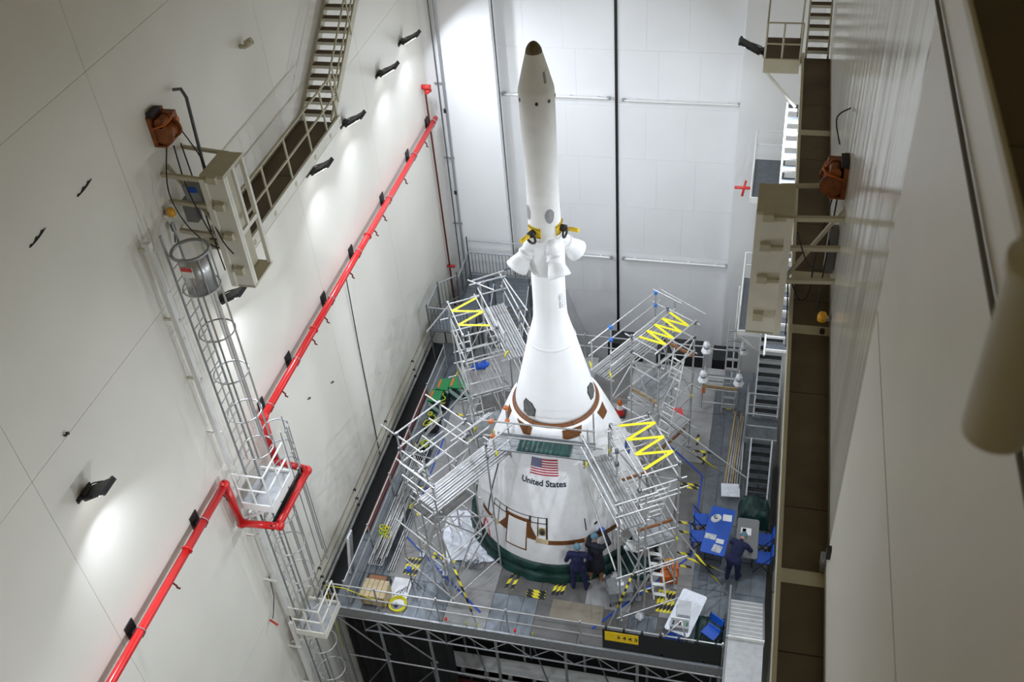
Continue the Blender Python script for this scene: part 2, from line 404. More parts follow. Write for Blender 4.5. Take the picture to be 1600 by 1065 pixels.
def wpoly(mb, th0, z0, pts, off=.012):
    # closed 2D outline (metres right, metres up) as a fan, wrapped onto the hull
    r = rad(z0); C0 = (sum(p[0] for p in pts)/len(pts), sum(p[1] for p in pts)/len(pts))
    V = [surf(th0+math.degrees(C0[0]/r), z0+C0[1], off)]+[surf(th0+math.degrees(x/r), z0+y, off) for x, y in pts]
    V += [surf(th0+math.degrees(x/r), z0+y, off-.04) for x, y in pts]
    n = len(pts); F = [(0, i+1, (i+1) % n+1) for i in range(n)]+[(i+1, n+i+1, n+(i+1) % n+1, (i+1) % n+1) for i in range(n)]
    return mb.add(V, F)
def circ(rx, ry, n=20): return [(rx*math.cos(2*PI*i/n), ry*math.sin(2*PI*i/n)) for i in range(n)]
def wtext(name, txt, m, th0, z0, size, parent, off=.012, vertical=False, bold=.0, width=None):
    c = bpy.data.curves.new(name, 'FONT'); c.body = txt; c.size = size; c.align_x = 'CENTER'; c.align_y = 'CENTER'; c.resolution_u = 3; c.offset = bold
    t = bpy.data.objects.new(name, c); col.objects.link(t); bpy.context.view_layer.update()
    me = bpy.data.meshes.new_from_object(t.evaluated_get(bpy.context.evaluated_depsgraph_get()))
    bpy.data.objects.remove(t); bm = bmesh.new(); bm.from_mesh(me)
    bmesh.ops.triangulate(bm, faces=bm.faces); bmesh.ops.subdivide_edges(bm, edges=bm.edges, cuts=1)
    k = 1
    if width: xs_ = [v.co.x for v in bm.verts]; k = width/(max(xs_)-min(xs_))
    V = []
    for v in bm.verts:
        x, y = v.co.x*k, v.co.y
        if vertical: x, y = y, -x
        V.append(surf(th0+math.degrees(x/rad(z0)), z0+y, off))
    mb = MB().add(V, [tuple(q.index for q in f.verts) for f in bm.faces]); bm.free()
    return mb.build(name, m, parent)
# flag
fl = wq(MB(), [(-103.6,3.93),(-78,3.93),(-78,3.47),(-103.6,3.47)], .010, 14, 4).build('flag', 'flag_white', rk)
h = .46/13
for i in range(7):
    z1 = 3.93-2*i*h; a = -93.4 if i < 4 else -103.6
    wq(MB(), [(a,z1),(-78,z1),(-78,z1-h),(a,z1-h)], .013, 12, 1).build('red_stripe', 'flag_red', fl)
wq(MB(), [(-103.6,3.93),(-93.4,3.93),(-93.4,3.93-7*h),(-103.6,3.93-7*h)], .014, 6, 2).build('canton', 'flag_blue', fl)
st = MB()
for j in range(9):
    for i in range(6 if j % 2 == 0 else 5):
        th = -103.6+10.2*((i+.5)/6 if j % 2 == 0 else (i+1)/6); z = 3.93-7*h*(j+.5)/9
        wpoly(st, th, z, [((.012 if k % 2 == 0 else .0055)*math.sin(PI*k/5), (.012 if k % 2 == 0 else .0055)*math.cos(PI*k/5)) for k in range(10)], .017)
st.build('stars', 'flag_white', fl)
wtext('hull_lettering', 'United States', 'letter', -91.3, 3.235, .25, rk, bold=.006, width=1.27)
for k, (t, m, sz) in enumerate((('CATA: MATA:', 'letter', .085), ('| || || ||| || |||||', 'letter_faint', .06), ('|||| ||||||||||||', 'letter_faint', .05))):
    wtext('tower_lettering', t, m, -40+k*13, 8.42, sz, rk, vertical=True, width=(.44, .50, .54)[k])
# brown band around the lower hull, hatch and its tracks
def part(name, m, quads, off=.012, nu=8, nv=2):
    mb = MB()
    for q in quads: wq(mb, q, off, nu, nv)
    return mb.build(name, m, rk)
part('heat_band', 'brown_band', [[(-146,1.44),(-131,1.46),(-131,1.33),(-146,1.31)], [(-88,1.46),(-61,1.47),(-61,1.33),(-88,1.32)], [(-61,1.47),(-30,1.50),(-30,1.36),(-61,1.33)]], nu=16)
part('hatch_surround', 'brown_band', [[(-119.8,2.02),(-99.5,2.05),(-99.5,1.94),(-119.8,1.92)], [(-119.8,2.02),(-117.2,2.02),(-117.2,1.40),(-119.8,1.40)],
      [(-102.4,2.05),(-99.3,2.05),(-99.3,1.42),(-102.4,1.42)], [(-119.5,1.78),(-119.4,1.78),(-119.4,1.40),(-125.5,1.42)], [(-99.6,1.85),(-99.3,1.85),(-93.5,1.40),(-99.6,1.42)],
      [(-118,1.42),(-117.2,1.42),(-117.2,.94),(-118,.94)], [(-102.7,1.42),(-101.9,1.42),(-101.9,.94),(-102.7,.94)], [(-118,.97),(-101.9,.99),(-101.9,.94),(-118,.92)]])
part('hatch_door', 'rocket_white', [[(-117.0,1.92),(-102.5,1.94),(-102.8,1.0),(-117.0,.98)]], .022, 10, 6)
part('frame_lines', 'dark_line', [[(-133,2.10),(-88,2.20),(-88,2.185),(-133,2.085)], [(-133,2.1),(-132.7,2.1),(-132.2,1.5),(-132.5,1.5)], [(-127,2.1),(-126.6,2.1),(-126.2,1.45),(-126.6,1.45)],
      [(-120.4,2.14),(-119.4,2.14),(-119.4,1.95),(-120.4,1.95)], [(-101,2.18),(-99.6,2.18),(-99.6,2.0),(-101,2.0)], [(-94.6,2.19),(-94.0,2.19),(-94.0,1.55),(-94.6,1.55)],
      [(-88.6,2.2),(-87.4,2.2),(-87.4,1.5),(-88.6,1.5)], [(-133,1.92),(-120,1.95),(-120,1.93),(-133,1.90)], [(-99.6,2.0),(-88,2.02),(-88,2.0),(-99.6,1.98)],
      [(-61.6,2.1),(-60.9,2.1),(-60.9,1.72),(-61.6,1.72)], [(-55,1.86),(-52.6,1.90),(-52.6,1.84),(-55,1.80)], [(-118,2.11),(-117.6,2.11),(-117.6,2.11),(-118,2.11)]], .014)
part('latch_box', 'crate_wood', [[(-132,1.50),(-125.5,1.48),(-125.5,1.33),(-132,1.34)], [(-95.5,1.50),(-87,1.50),(-87,1.34),(-95.5,1.34)]], .018)
part('dark_seam', 'dark_line', [[(-140.2,3.2),(-139.2,3.2),(-137.6,1.45),(-138.6,1.45)]], .014, 1, 14)
part('sensor_mark', 'crate_wood', [[(-63.2,1.50),(-61.6,1.50),(-61.6,1.30),(-63.2,1.30)]], .025, 2, 2)
wpoly(MB(), -91.2, 1.74, [(-.11,-.13),(.11,-.13),(.11,.13),(-.11,.13)], .014).build('port_plate', 'crate_wood', rk)
wpoly(MB(), -91.2, 1.74, circ(.095, .12), .02).build('round_port', 'nose_brown', rk)
wpoly(MB(), -91.0, 1.72, circ(.05, .07), .024).build('round_port', 'dark_line', rk)
# red swoosh of the big hull logotype, emblem disc
wr_ = MB(); pts = [(-142.5,.56),(-141.2,.9),(-139.6,1.06),(-137.6,1.05),(-136.2,.92),(-134.2,.72),(-132.2,.50)]
for a, b in zip(pts[:-1], pts[1:]): wq(wr_, [(a[0]-.9,a[1]+.01),(b[0]-.9,b[1]+.01),(b[0]+.7,b[1]-.01),(a[0]+.7,a[1]-.01)], .012, 3, 2)
wr_.build('logotype_stroke', 'worm_red', rk)
wpoly(MB(), 2, 2.97, circ(.235, .20, 28), .012).build('emblem_rim', 'letter_faint', rk)
em = wpoly(MB(), 2, 2.97, circ(.215, .18, 28), .017).build('emblem', 'emblem_blue', rk)
wpoly(MB(), 2, 2.97, circ(.15, .035, 20), .021).build('emblem_mark', 'letter_faint', em)
# windows with dark covers and the brown pads around the ring
def window(th, z, s=1):
    o = [(-.20*s,.10),(-.13*s,.24),(.10*s,.20),(.22*s,.06),(.20*s,-.14),(.0,-.20),(-.14*s,-.16)]
    wpoly(MB(), th, z, [(x*1.12, y*1.12) for x, y in o], .010).build('window_rim', 'dark_line', rk)
    wpoly(MB(), th, z, o, .018).build('window_cover', 'glass_dark', rk)
window(-121, 5.10); window(-6, 5.22); window(168, 5.2); window(60, 5.2)
for q_ in ([(-133,4.72),(-108,4.72),(-109,4.47),(-118,4.45)], [(-71,4.72),(-46,4.72),(-50,4.47),(-71,4.45)], [(-18,4.72),(2,4.72),(0,4.40),(-14,4.42)], [(-160,4.72),(-148,4.72),(-148,4.42),(-156,4.42)]): part('ring_pad', 'brown_band', [q_], .012)
# tower: dark thruster ports, access patch, oval vents
for k in range(8):
    th = -77.6+k*42; o = wpoly(MB(), th, 14.0, circ(.035, .045), .012).build('thruster_port', 'letter', rk)
part('access_patch', 'rocket_grey', [[(-40,14.66),(-8,14.66),(-8,14.40),(-40,14.40)]], .018)
part('access_recess', 'vent_grey', [[(-41,14.65),(-31,14.65),(-36,14.42),(-44,14.42)]], .024)
for th in (-57, -147, 33, 123):
    wpoly(MB(), th, 11.03, [(x*(1 if y > 0 else .92), y) for x, y in circ(.135, .22, 24)], .008).build('vent_rim', 'rocket_white', rk)
    wpoly(MB(), th, 11.03, [(x*(1 if y > 0 else .9), y) for x, y in circ(.12, .20, 24)], .014).build('oval_vent', 'vent_grey', rk)
# white sleeve around the nozzle section
MB().lathe((AX, AY, 0), [(9.25, .43), (9.3, .46), (9.9, .455), (10.15, .42)], 48).build('nozzle_sleeve', 'rocket_white', rk)
for th in (-56, -146, 34, 124):
    t = math.radians(th); d = Vector((math.cos(t), math.sin(t), 0)); side = Vector((-d.y, d.x, 0)); ax = (d*.62-Vector((0,0,1))*.78).normalized()
    c0 = Vector((AX, AY, 10.1))+d*.34
    nz = MB(); segs = [(0,.15),(.20,.18),(.27,.185),(.28,.212),(.33,.212),(.34,.185),(.45,.205),(.60,.26),(.75,.295),(.77,.27),(.71,.22)]
    V = []; n = 28; a = side; b = ax.cross(a).normalized()
    for (s, r) in segs:
        for i in range(n): V.append(c0+ax*s+(a*math.cos(2*PI*i/n)+b*math.sin(2*PI*i/n))*r)
    nz.add(V, [(k*n+i, k*n+(i+1) % n, (k+1)*n+(i+1) % n, (k+1)*n+i) for k in range(len(segs)-1) for i in range(n)], True)
    V2 = [c0+ax*.74+(a*math.cos(2*PI*i/n)+b*math.sin(2*PI*i/n))*.265 for i in range(n)]
    nz.add(V2, [tuple(range(n))]); noz = nz.build('abort_nozzle', 'rocket_white', rk)
    MB().tube(c0+Vector((0,0,.22))-d*.05, c0+ax*.15, .14, 20, .19).build('nozzle_fairing', 'rocket_white', noz)
# yellow lifting fixtures with shackles
for th, nm in ((-118, 0), (-10, 1)):
    lf = wq(MB(), [(th-26,10.70),(th+26,10.70),(th+26,10.42),(th-26,10.42)], .03, 8, 1, .05).build('lifting_plate', 'yellow_steel', rk)
    for s in range(7):
        for zz in (10.67, 10.45): wpoly(MB(), th-24+8*s, zz, circ(.014, .014, 8), .045).build('bolt', 'black', lf)
    t = math.radians(th); d = Vector((math.cos(t), math.sin(t), 0)); c0 = Vector((AX, AY, 10.56))
    MB().tube(c0+d*.42, c0+d*.56, .085, 16).build('shackle_boss', 'rubber', lf)
    MB().ring(c0+d*.52-Vector((0,0,.12)), .13, .032, d, 18, 8).build('shackle', 'rubber', lf)
    MB().tube(c0+d*.55, c0+d*.66, .03, 10).build('pin', 'galv', lf)
    MB().tube(c0+d*.62, c0+d*.88, .055, 14).build('pin_flag', 'yellow_steel', lf)
# green tarp skirt gathered round the base
def wob(t, k): return .018*math.sin(t*23+k*1.3)+.014*math.sin(t*47+2*k)+.015*math.sin(t*7+k)
sk = MB().lathe((AX, AY, 0), [(.60, 2.60), (.57, 2.67), (.45, 2.71), (.34, 2.74), (.29, 2.68), (.25, 2.78), (.12, 2.82), (0.01, 2.86)], 144, True, lambda t, k: 0 if k == 0 else wob(t, k)).build('tarp_skirt', 'tarp_green', None, (AX, AY, 0))
tag(sk, 'dark green tarp skirt gathered around the base of the white spacecraft', 'tarp')
# ------------------------------------------------------------------ scaffold towers with gangways
DU, DP = (.52, .855), (.855, -.52)
def scaffold(sx, sy, label, u0, u1, p0, p1, g0, g1, gc, zigs, decks, clampm='galv_dark', rails_over=0, ladder=True, seed=1, mid=None):
    rnd = random.Random(seed)
    def W(u, p, z): return Vector((AX+sx*(u*DU[0]+p*DP[0]), AY+sy*(u*DU[1]+p*DP[1]), z))
    cx = W((u0+u1)/2, (p0+p1)/2, 0)
    t = thing('scaffold_tower', cx, label, 'scaffold', 'scaffold towers around the spacecraft')
    HT = 5.2; GZ = 4.2; r = .0245
    cor = [(u0, p0), (u1, p0), (u1, p1), (u0, p1)]
    for (u, p) in cor:
        ps = pole('upright', W(u, p, .06), W(u, p, HT+.1), r*1.1, 'tube', t)
        block('base_jack', W(u, p, .03), (.16, .16, .06), 'galv', t)
    um = (u0+u1)/2
    lev = [.35, 1.15, 2.2, 2.75, 3.25, 4.1, 4.65, HT]
    for k in range(4):
        a, b = cor[k], cor[(k+1) % 4]; long_ = k in (0, 2)
        for z in lev:
            if rnd.random() < .16 and 0.5 < z < 4.5: continue
            e = rnd.uniform(.08, .35) if rnd.random() < .45 else .05
            dirv = ((b[0]-a[0]), (b[1]-a[1])); L = math.hypot(*dirv); dv = (dirv[0]/L, dirv[1]/L)
            zz = z+(.05 if long_ else 0)+rnd.uniform(-.03, .03)
            pole('ledger', W(a[0]-dv[0]*.05, a[1]-dv[1]*.05, zz), W(b[0]+dv[0]*e, b[1]+dv[1]*e, zz), r, 'tube', t)
        for z in (4.65, HT):
            block('coupler', W(a[0], a[1], z+.02), (.09, .09, .10), 'galv_dark', t, rnd.random())
    # diagonal braces
    for (a, b, za, zb) in ((cor[1], cor[2], .4, 2.2), (cor[2], cor[1], 2.3, 4.1), (cor[0], cor[3], .4, 2.2), (cor[3], cor[0], 2.3, 4.6), (cor[2], cor[3], .3, 2.7), (cor[3], cor[2], 2.8, 4.6), (cor[0], cor[1], .3, 2.6), (cor[1], cor[0], 2.7, 4.2)):
        pole('diagonal_brace', W(*a, za), W(*b, zb), r*.85, 'tube', t)
    # intermediate decks of planks
    for (z, ua, ub, nm) in decks:
        n = 4; wd = (p1-p0-.06)/n
        for k in range(n):
            a = p0+.03+k*wd; mb = MB()
            P = [W(ua, a+.006, 0), W(ub, a+.006, 0), W(ub, a+wd-.006, 0), W(ua, a+wd-.006, 0)]
            mb.add([(v.x, v.y, z) for v in P]+[(v.x, v.y, z+.045) for v in P], [(3,2,1,0),(4,5,6,7),(0,1,5,4),(1,2,6,5),(2,3,7,6),(3,0,4,7)])
            mb.build('deck_board', nm, t)
    # raised gangway: narrow metal planks
    n = 7; wd = .60/n
    for k in range(n):
        a = gc-.30+k*wd; mb = MB()
        P = [W(g0, a+.013, 0), W(g1, a+.013, 0), W(g1, a+wd-.013, 0), W(g0, a+wd-.013, 0)]
        dz = .012*(k % 2)
        mb.add([(v.x, v.y, GZ-.05) for v in P]+[(v.x, v.y, GZ+dz) for v in P], [(3,2,1,0),(4,5,6,7),(0,1,5,4),(1,2,6,5),(2,3,7,6),(3,0,4,7)])
        mb.build('gangway_plank', 'plank', t)
    for uu in (g0+.12, (g0+g1)/2, g1-.12):
        pole('bearer', W(uu, gc-.42, GZ-.09), W(uu, p0+.05, GZ-.09), r, 'tube', t)
    for a in (gc-.33, gc+.33):
        pole('gangway_stringer', W(g0, a, GZ-.03), W(g1+.05, a, GZ-.03), r*1.1, 'tube', t)
    # gangway uprights, rails
    mid = mid or (g0+.95, gc-.36); ups = [(g1-.02, gc-.36), mid, (g1-.02, gc+.36)]
    for (u, p) in ups: pole('upright', W(u, p, .04), W(u, p, HT+.05), r*1.1, 'tube', t)
    for (u, p) in ((g0+.1, gc-.36), (g0+.1, gc+.36)): pole('rail_post', W(u, p, GZ-.2), W(u, p, HT+.05), r, 'tube', t)
    for z in (4.72, HT):
        pole('gangway_rail', W(g0-.02, gc-.38, z), W(g1+.25, gc-.38, z), r, 'tube', t)
        pole('gangway_rail', W(g0+.05, gc+.40, z), W(u0+.3, gc+.40, z), r, 'tube', t)
        pole('end_rail', W(g1+.02, gc-.5, z+.04), W(g1+.02, p0+.2, z+.04), r, 'tube', t)
        for (u, p) in ups[:2]: block('coupler', W(u, p, z), (.10, .10, .10), clampm, t, rnd.random())
    for (a, b, za, zb) in (((g1, gc-.36), mid, .5, 2.3), (mid, (g1, gc-.36), 2.3, 4.0), ((g1, gc-.36), (g1, p0), .4, 2.0), ((g1, gc+.36), (g1, gc-.36), 2.2, 4.0)):
        pole('diagonal_brace', W(*a, za), W(*b, zb), r*.85, 'tube', t)
    for z in (.4, 2.2): 
        pole('ledger', W(*mid, z), W(g1+.1, gc-.36, z), r, 'tube', t)
        pole('ledger', W(g1, gc-.46, z+.06), W(g1, p1, z+.06), r, 'tube', t)
    # yellow ribbon laced in a zigzag between the top rails
    if zigs:
        zz = HT+.05; a = u0+.12; step = (u1-u0-.25)/(2*zigs); pa, pb = p0+.18, p1; ribbon = []
        for k in range(2*zigs):
            ribbon.append(((a+k*step, pa if k % 2 == 0 else pb), (a+(k+1)*step, pb if k % 2 == 0 else pa)))
        pole('ledger', W(u0-.1, pa, HT+.02), W(u1+.12, pa, HT+.02), r, 'tube', t)
        for k, (q1, q2) in enumerate(ribbon):
            A = W(*q1, zz+.03*(k % 2)); Bp = W(*q2, zz+.03*((k+1) % 2))
            d = (Bp-A).normalized(); s = Vector((-d.y, d.x, 0))*.042; up = Vector((0, 0, .006))
            MB().add([A-s, Bp-s, Bp+s, A+s, A-s+up, Bp-s+up, Bp+s+up, A+s+up], [(3,2,1,0),(4,5,6,7),(0,1,5,4),(1,2,6,5),(2,3,7,6),(3,0,4,7)]).build('yellow_ribbon', 'yellow', t)
    # access ladder inside the tower
    if ladder:
        la, lb = W(u0+.35, p1-.25, .05), W(u1-.35, p1-.25, 4.2); sd = (W(0, .2, 0)-W(0, -.2, 0))
        for s in (-.5, .5): pole('ladder_stile', la+sd*s, lb+sd*s, .02, 'white_steel', t)
        for k in range(1, 13):
            c = lerp(la, lb, k/13); pole('ladder_tread', c-sd*.5, c+sd*.5, .022, 'white_steel', t)
    for (u, p, z) in ((g0+.05, gc-.38, 4.35), (g0+.05, gc+.38, 4.4), (u1, p1, 2.3), (u0, p1, 1.3)):
        MB().ring(W(u, p, z), .09, .022, (sx, .4, .2), 10, 6, .6, 5.2).build('yellow_clip', 'yellow', t)
    return t, W
NAMES = {}
tLR, WLR = scaffold(1, -1, 'scaffold tower with three yellow ribbon zigzags right of the flagged hull', 2.05, 3.95, .82, 1.92, 2.05, 4.60, .36, 3, [(2.2, 2.1, 3.0, 'concrete'), (2.2, 3.05, 3.9, 'galv')], seed=3, mid=(2.95, .62))
tLL, WLL = scaffold(-1, -1, 'scaffold tower without ribbon at the near left, its gangway lit bright', 2.6, 4.15, .88, 1.92, 1.90, 4.75, .22, 0, [(2.2, 2.7, 4.1, 'concrete_dark')], 'galv_dark', seed=4)
tUR, WUR = scaffold(1, 1, 'far right scaffold tower with blue couplers on its gangway rails', 2.9, 4.58, .34, 1.36, 1.92, 5.0, -.06, 4, [(1.2, 3.0, 4.5, 'concrete'), (3.2, 3.0, 3.9, 'galv')], 'clamp_blue', seed=5)
tUL, WUL = scaffold(-1, 1, 'far left scaffold tower with two yellow ribbon zigzags below the stair landing', 3.0, 4.68, .74, 1.80, 2.6, 5.25, .24, 2, [(2.6, 3.1, 4.5, 'concrete'), (1.0, 2.9, 3.8, 'galv')], seed=6)
# timber toe boards and raking poles of the towers
def wboard(parent, a, b, m='wood_brown', h=.10): MB().beam(a, b, .04, h).build('toe_board', m, parent)
wboard(tLR, WLR(2.1, .85, 3.0), WLR(2.1, 1.9, 3.0)); wboard(tLR, WLR(3.6, .85, 2.6), WLR(3.6, 1.95, 2.6))
wboard(tUR, WUR(2.95, .35, 3.1), WUR(2.95, 1.3, 3.1), 'wood'); wboard(tUR, WUR(4.5, .4, 4.0), WUR(4.5, 1.4, 4.0)); wboard(tUR, WUR(3.2, 1.3, .9), WUR(4.4, 1.3, .9))
def raker(parent, a, b, m='tube', tape=()):
    pole('raking_pole', a, b, .024, m, parent)
    for (s, e) in tape:
        p, q = lerp(a, b, s), lerp(a, b, e); MB().tube(p, q, .03, 8).build('hazard_wrap', 'hazard', parent)
raker(tLL, WLL(4.75, -.14, 3.3), (-6.55, 15.6, .03), 'tube', ((.35, .85),))
raker(tLL, WLL(3.2, -.14, 2.9), (-7.55, 16.4, .03)); raker(tLL, WLL(4.15, 1.9, 4.0), (-9.3, 17.6, .03)); raker(tLL, WLL(4.1, .95, 2.2), (-8.6, 16.5, .03))
raker(tLL, WLL(2.6, 1.9, 4.9), (-10.2, 19.4, 1.0)); raker(tLL, WLL(4.15, .9, 5.2), WLL(4.15, 2.6, 5.15)); raker(tLL, WLL(2.6, .9, 5.2), WLL(2.6, 2.5, 5.2))
raker(tLL, WLL(1.9, .55, 5.2), WLL(3.4, .6, 5.25)); raker(tLL, WLL(2.9, .5, 4.8), WLL(2.9, 2.1, 4.75)); raker(tLL, WLL(3.3, .6, 4.4), WLL(3.3, 2.0, 4.45))
raker(tLR, WLR(4.6, .7, 3.2), (-2.94, 16.0, .03), 'tube', ((.3, .7),)); raker(tLR, WLR(3.95, 1.92, 2.6), (.2, 17.85, .03), 'tube', ((.35, .8),))
raker(tLR, WLR(2.3, .0, 3.4), WLR(4.3, .0, 2.2)); raker(tLR, WLR(3.95, 1.9, 1.6), (.3, 18.5, .03), 'tube', ((.2, .7),))
raker(tLR, WLR(3.2, .82, 3.3), WLR(3.2, 2.6, 3.3)); raker(tLR, WLR(2.2, .6, 5.2), WLR(2.2, 1.9, 5.2))
raker(tUR, WUR(2.9, .34, 3.0), (.45, 21.5, .9)); raker(tUR, WUR(2.9, 1.36, 2.0), (-.3, 22.4, .03), 'tube', ((.6, .9),)); raker(tUR, WUR(5.2, -.4, 5.2), WUR(5.2, 1.3, 5.1))
raker(tUL, WUL(4.6, 1.8, 5.2), WUL(4.6, 2.6, 4.4)); raker(tUL, WUL(4.7, .3, 5.25), WUL(5.6, .9, 5.2)); raker(tUL, WUL(3.0, 1.8, 3.2), (-10.1, 20.4, 1.0)); raker(tUL, WUL(5.25, -.2, 5.2), WUL(3.4, -.35, 5.2))
raker(tUL, WUL(5.6, -.3, 5.2), WUL(5.5, .8, 5.2))
# front walkway bridging between the two near gangways, with its rails
fb = thing('access_bridge', (-4.95, 18.4, 4.5), 'grey board walkway with green tarp crossing in front of the hull above the flag', 'walkway')
for k in range(3): B(-6.25, -3.65, 18.12+k*.185, 18.295+k*.185, 4.53, 4.57).build('deck_board', 'galv', fb)
B(-6.3, -3.6, 18.665, 18.69, 4.57, 4.66).build('toe_board', 'galv', fb)
Vt = []; nx, ny = 30, 6
for j in range(ny+1):
    for i in range(nx+1):
        Vt.append((-5.65+1.45*i/nx, 18.15+.45*j/ny, 4.585+.035*abs(math.sin(i*.8+j*1.7))+.02*math.sin(i*2.3)))
nn = len(Vt); Vt += [(x, y, 4.572) for x, y, z in Vt[:nn]]
Ft = [(j*(nx+1)+i, j*(nx+1)+i+1, (j+1)*(nx+1)+i+1, (j+1)*(nx+1)+i) for j in range(ny) for i in range(nx)]
Ft += [(i, nn+i, nn+i+1, i+1) for i in range(nx)]+[(ny*(nx+1)+i+1, nn+ny*(nx+1)+i+1, nn+ny*(nx+1)+i, ny*(nx+1)+i) for i in range(nx)]
tag(MB().add(Vt, Ft, True).build('green_tarp', 'tarp_green'), 'folded green tarp lying on the board walkway above the flag', 'tarp')
for (x, y) in ((-6.25, 18.1), (-6.0, 18.7), (-3.7, 18.15), (-3.65, 18.75)):
    pole('post', (x, y, 4.3), (x, y, 5.7), .024, 'tube', fb)
for z in (5.1, 5.65):
    pole('rail', (-6.5, 18.1, z), (-3.5, 18.15, z), .024, 'tube', fb)
pole('bearer', (-6.5, 18.2, 4.49), (-3.4, 18.25, 4.49), .024, 'tube', fb); pole('bearer', (-6.5, 18.6, 4.49), (-3.4, 18.65, 4.49), .024, 'tube', fb)
for (x, m) in ((-6.2, 'yellow'), (-3.75, 'yellow')): MB().ring((x, 18.1, 4.5), .1, .025, (1, .2, 0), 10, 6, .6, 5.2).build('yellow_clip', m, fb)
for (x, z) in ((-6.25, 5.1), (-6.0, 5.6), (-6.0, 5.1), (-6.25, 5.65)): block('orange_coupler', (x, 18.1 if x < -6.2 else 18.7, z), (.12, .10, .07), 'orange', fb)
# ------------------------------------------------------------------ left wall: floodlights
def floodlight(x, y, z, out, label, tilt=.6, power=FLOOD_W):
    f = thing('floodlight', (x, y, z), label, 'floodlight', 'wall floodlights')
    d = Vector((out, 0, 0)); slab = (d+Vector((0, 0, tilt))).normalized(); c = Vector((x, y, z))+d*.12
    a = c; b = c+slab*.62; up = Vector((-slab.z*out, 0, abs(slab.x)))
    mb = MB(); w2 = .17
    mb.obox((a+b)/2, slab, (0, 1, 0), up, .31, w2, .035); mb.obox(b-slab*.03, slab, (0, 1, 0), up, .03, w2+.02, .05)
    mb.build('housing', 'black', f)
    MB().obox((a+b)/2-up*.040, slab, (0, 1, 0), up, .25, w2*.85, .004).build('lens', 'lens', f)
    MB().path([Vector((x, y-w2-.02, z-.02)), c+Vector((0, -w2-.03, .06)), lerp(a, b, .45)+Vector((0, -w2-.02, .02))], .014, 6).build('bracket', 'black', f)
    MB().path([Vector((x, y+w2+.02, z-.02)), c+Vector((0, w2+.03, .06)), lerp(a, b, .45)+Vector((0, w2+.02, .02))], .014, 6).build('bracket', 'black', f)
    MB().box(min(x, x+out*.03), max(x, x+out*.03), y-.22, y+.22, z-.06, z+.04).build('mount_plate', 'black', f)
    MB().box(min(x+out*.03, x+out*.15), max(x+out*.03, x+out*.15), y-.1, y+.1, z-.03, z+.07).build('driver_box', 'black', f)
    L = bpy.data.lights.new('flood_beam', 'AREA'); L.shape = 'RECTANGLE'; L.size = .46; L.size_y = .28; L.energy = power; L.color = (.81, .885, 1.0); L.spread = math.radians(148)
    lo = bpy.data.objects.new('flood_beam', L); col.objects.link(lo); lo.parent = f
    lo.location = (a+b)/2-up*.06-Vector((x, y, z)); aim = Vector((out*.73, 0, -.68)).normalized()
    lo.rotation_mode = 'QUATERNION'; lo.rotation_quaternion = aim.to_track_quat('-Z', 'Y')
    return f
LZ = 11.2
for y, lb in ((4.9, 'black floodlight on the left wall nearest the viewer'), (9.92, 'black floodlight alone on the lower left wall beside the red pipe'), (15.57, 'black floodlight behind the caged ladder under the hoist frame'),
              (20.88, 'black floodlight just below the left catwalk railing'), (23.38, 'black floodlight right below the foot of the left stairs'),
              (26.36, 'black floodlight second nearest the back corner on left wall'), (28.53, 'black floodlight nearest the back corner, topmost on the left wall')):
    floodlight(XL, y, LZ, 1, lb, power=FLOOD_W*(1.45 if y < 12 else 1.25 if y < 16 else 1.0))
for y in (4.9, 9.9, 15.6, 20.9, 24.6): floodlight(XR, y, LZ, -1, power=FLOOD_W*(1.45 if y < 12 else 1.25 if y < 16 else 1.0), label='black floodlight hidden under the right catwalk at %s' % {4.9: 'the near end', 9.9: 'the second bay', 15.6: 'the hoist frame', 20.9: 'the middle bay', 24.6: 'the cantilevered landing'}[y])
floodlight(-.196, 26.0, 12.45, -1, 'black floodlight on the cantilevered landing at upper right', .55)

# ------------------------------------------------------------------ red fire pipe
rp = thing('fire_pipe', (-11.05, 8, 6.2), 'long red fire pipe running along the left wall around the ladder', 'pipe')
r = .092; X0 = -11.05; ZP = 7.72
def run(pts): MB().path(pts, r, 14).build('pipe_run', 'red_pipe', rp)
run([(X0, 3, ZP), (X0, 13.2, ZP)]); run([(X0, 13.25, ZP-.1), (X0, 13.3, 6.3)]); run([(X0+.05, 13.32, 6.28), (-10.2, 13.38, 6.28)])
run([(-10.15, 13.42, 6.28), (-10.12, 15.1, 6.28)]); run([(-10.16, 15.18, 6.28), (X0, 15.3, 6.28)]); run([(X0, 15.32, 6.3), (X0, 15.4, ZP)]); run([(X0, 15.45, ZP), (X0, 30.1, ZP)])
for p in ((X0, 13.23, ZP), (X0, 13.32, 6.28), (-10.13, 13.4, 6.28), (-10.13, 15.14, 6.28), (X0, 15.3, 6.28), (X0, 15.42, ZP)):
    MB().lathe((p[0], p[1], p[2]-.13), [(0,.02),(.03,.085),(.09,.118),(.13,.128),(.17,.118),(.23,.085),(.26,.02)], 14).build('elbow', 'red_pipe', rp)
for y in (9.4, 12.2, 15.8, 17.5, 20.0, 22.2, 25.0, 27.6, 29.8):
    cl = B(XL, X0+.02, y-.06, y+.06, ZP-.17, ZP-.10).build('pipe_bracket', 'black', rp)
    B(XL, XL+.03, y-.14, y+.14, ZP-.22, ZP+.16).build('bracket_plate', 'black', cl)
    MB().ring((X0, y, ZP), r+.008, .012, (0, 1, 0), 16, 5).build('clamp_ring', 'galv', rp)
for y in (10.6, 13.0, 16.4, 18.4, 19.3, 21.3, 23.4, 24.2, 26.3, 28.6):
    MB().path([(X0+.05, y, ZP-.06), (X0+.12, y, ZP-.15), (X0+.09, y+.02, ZP-.24), (X0+.15, y+.03, ZP-.28)], .022, 6).build('nozzle_drop', 'dark_red', rp)
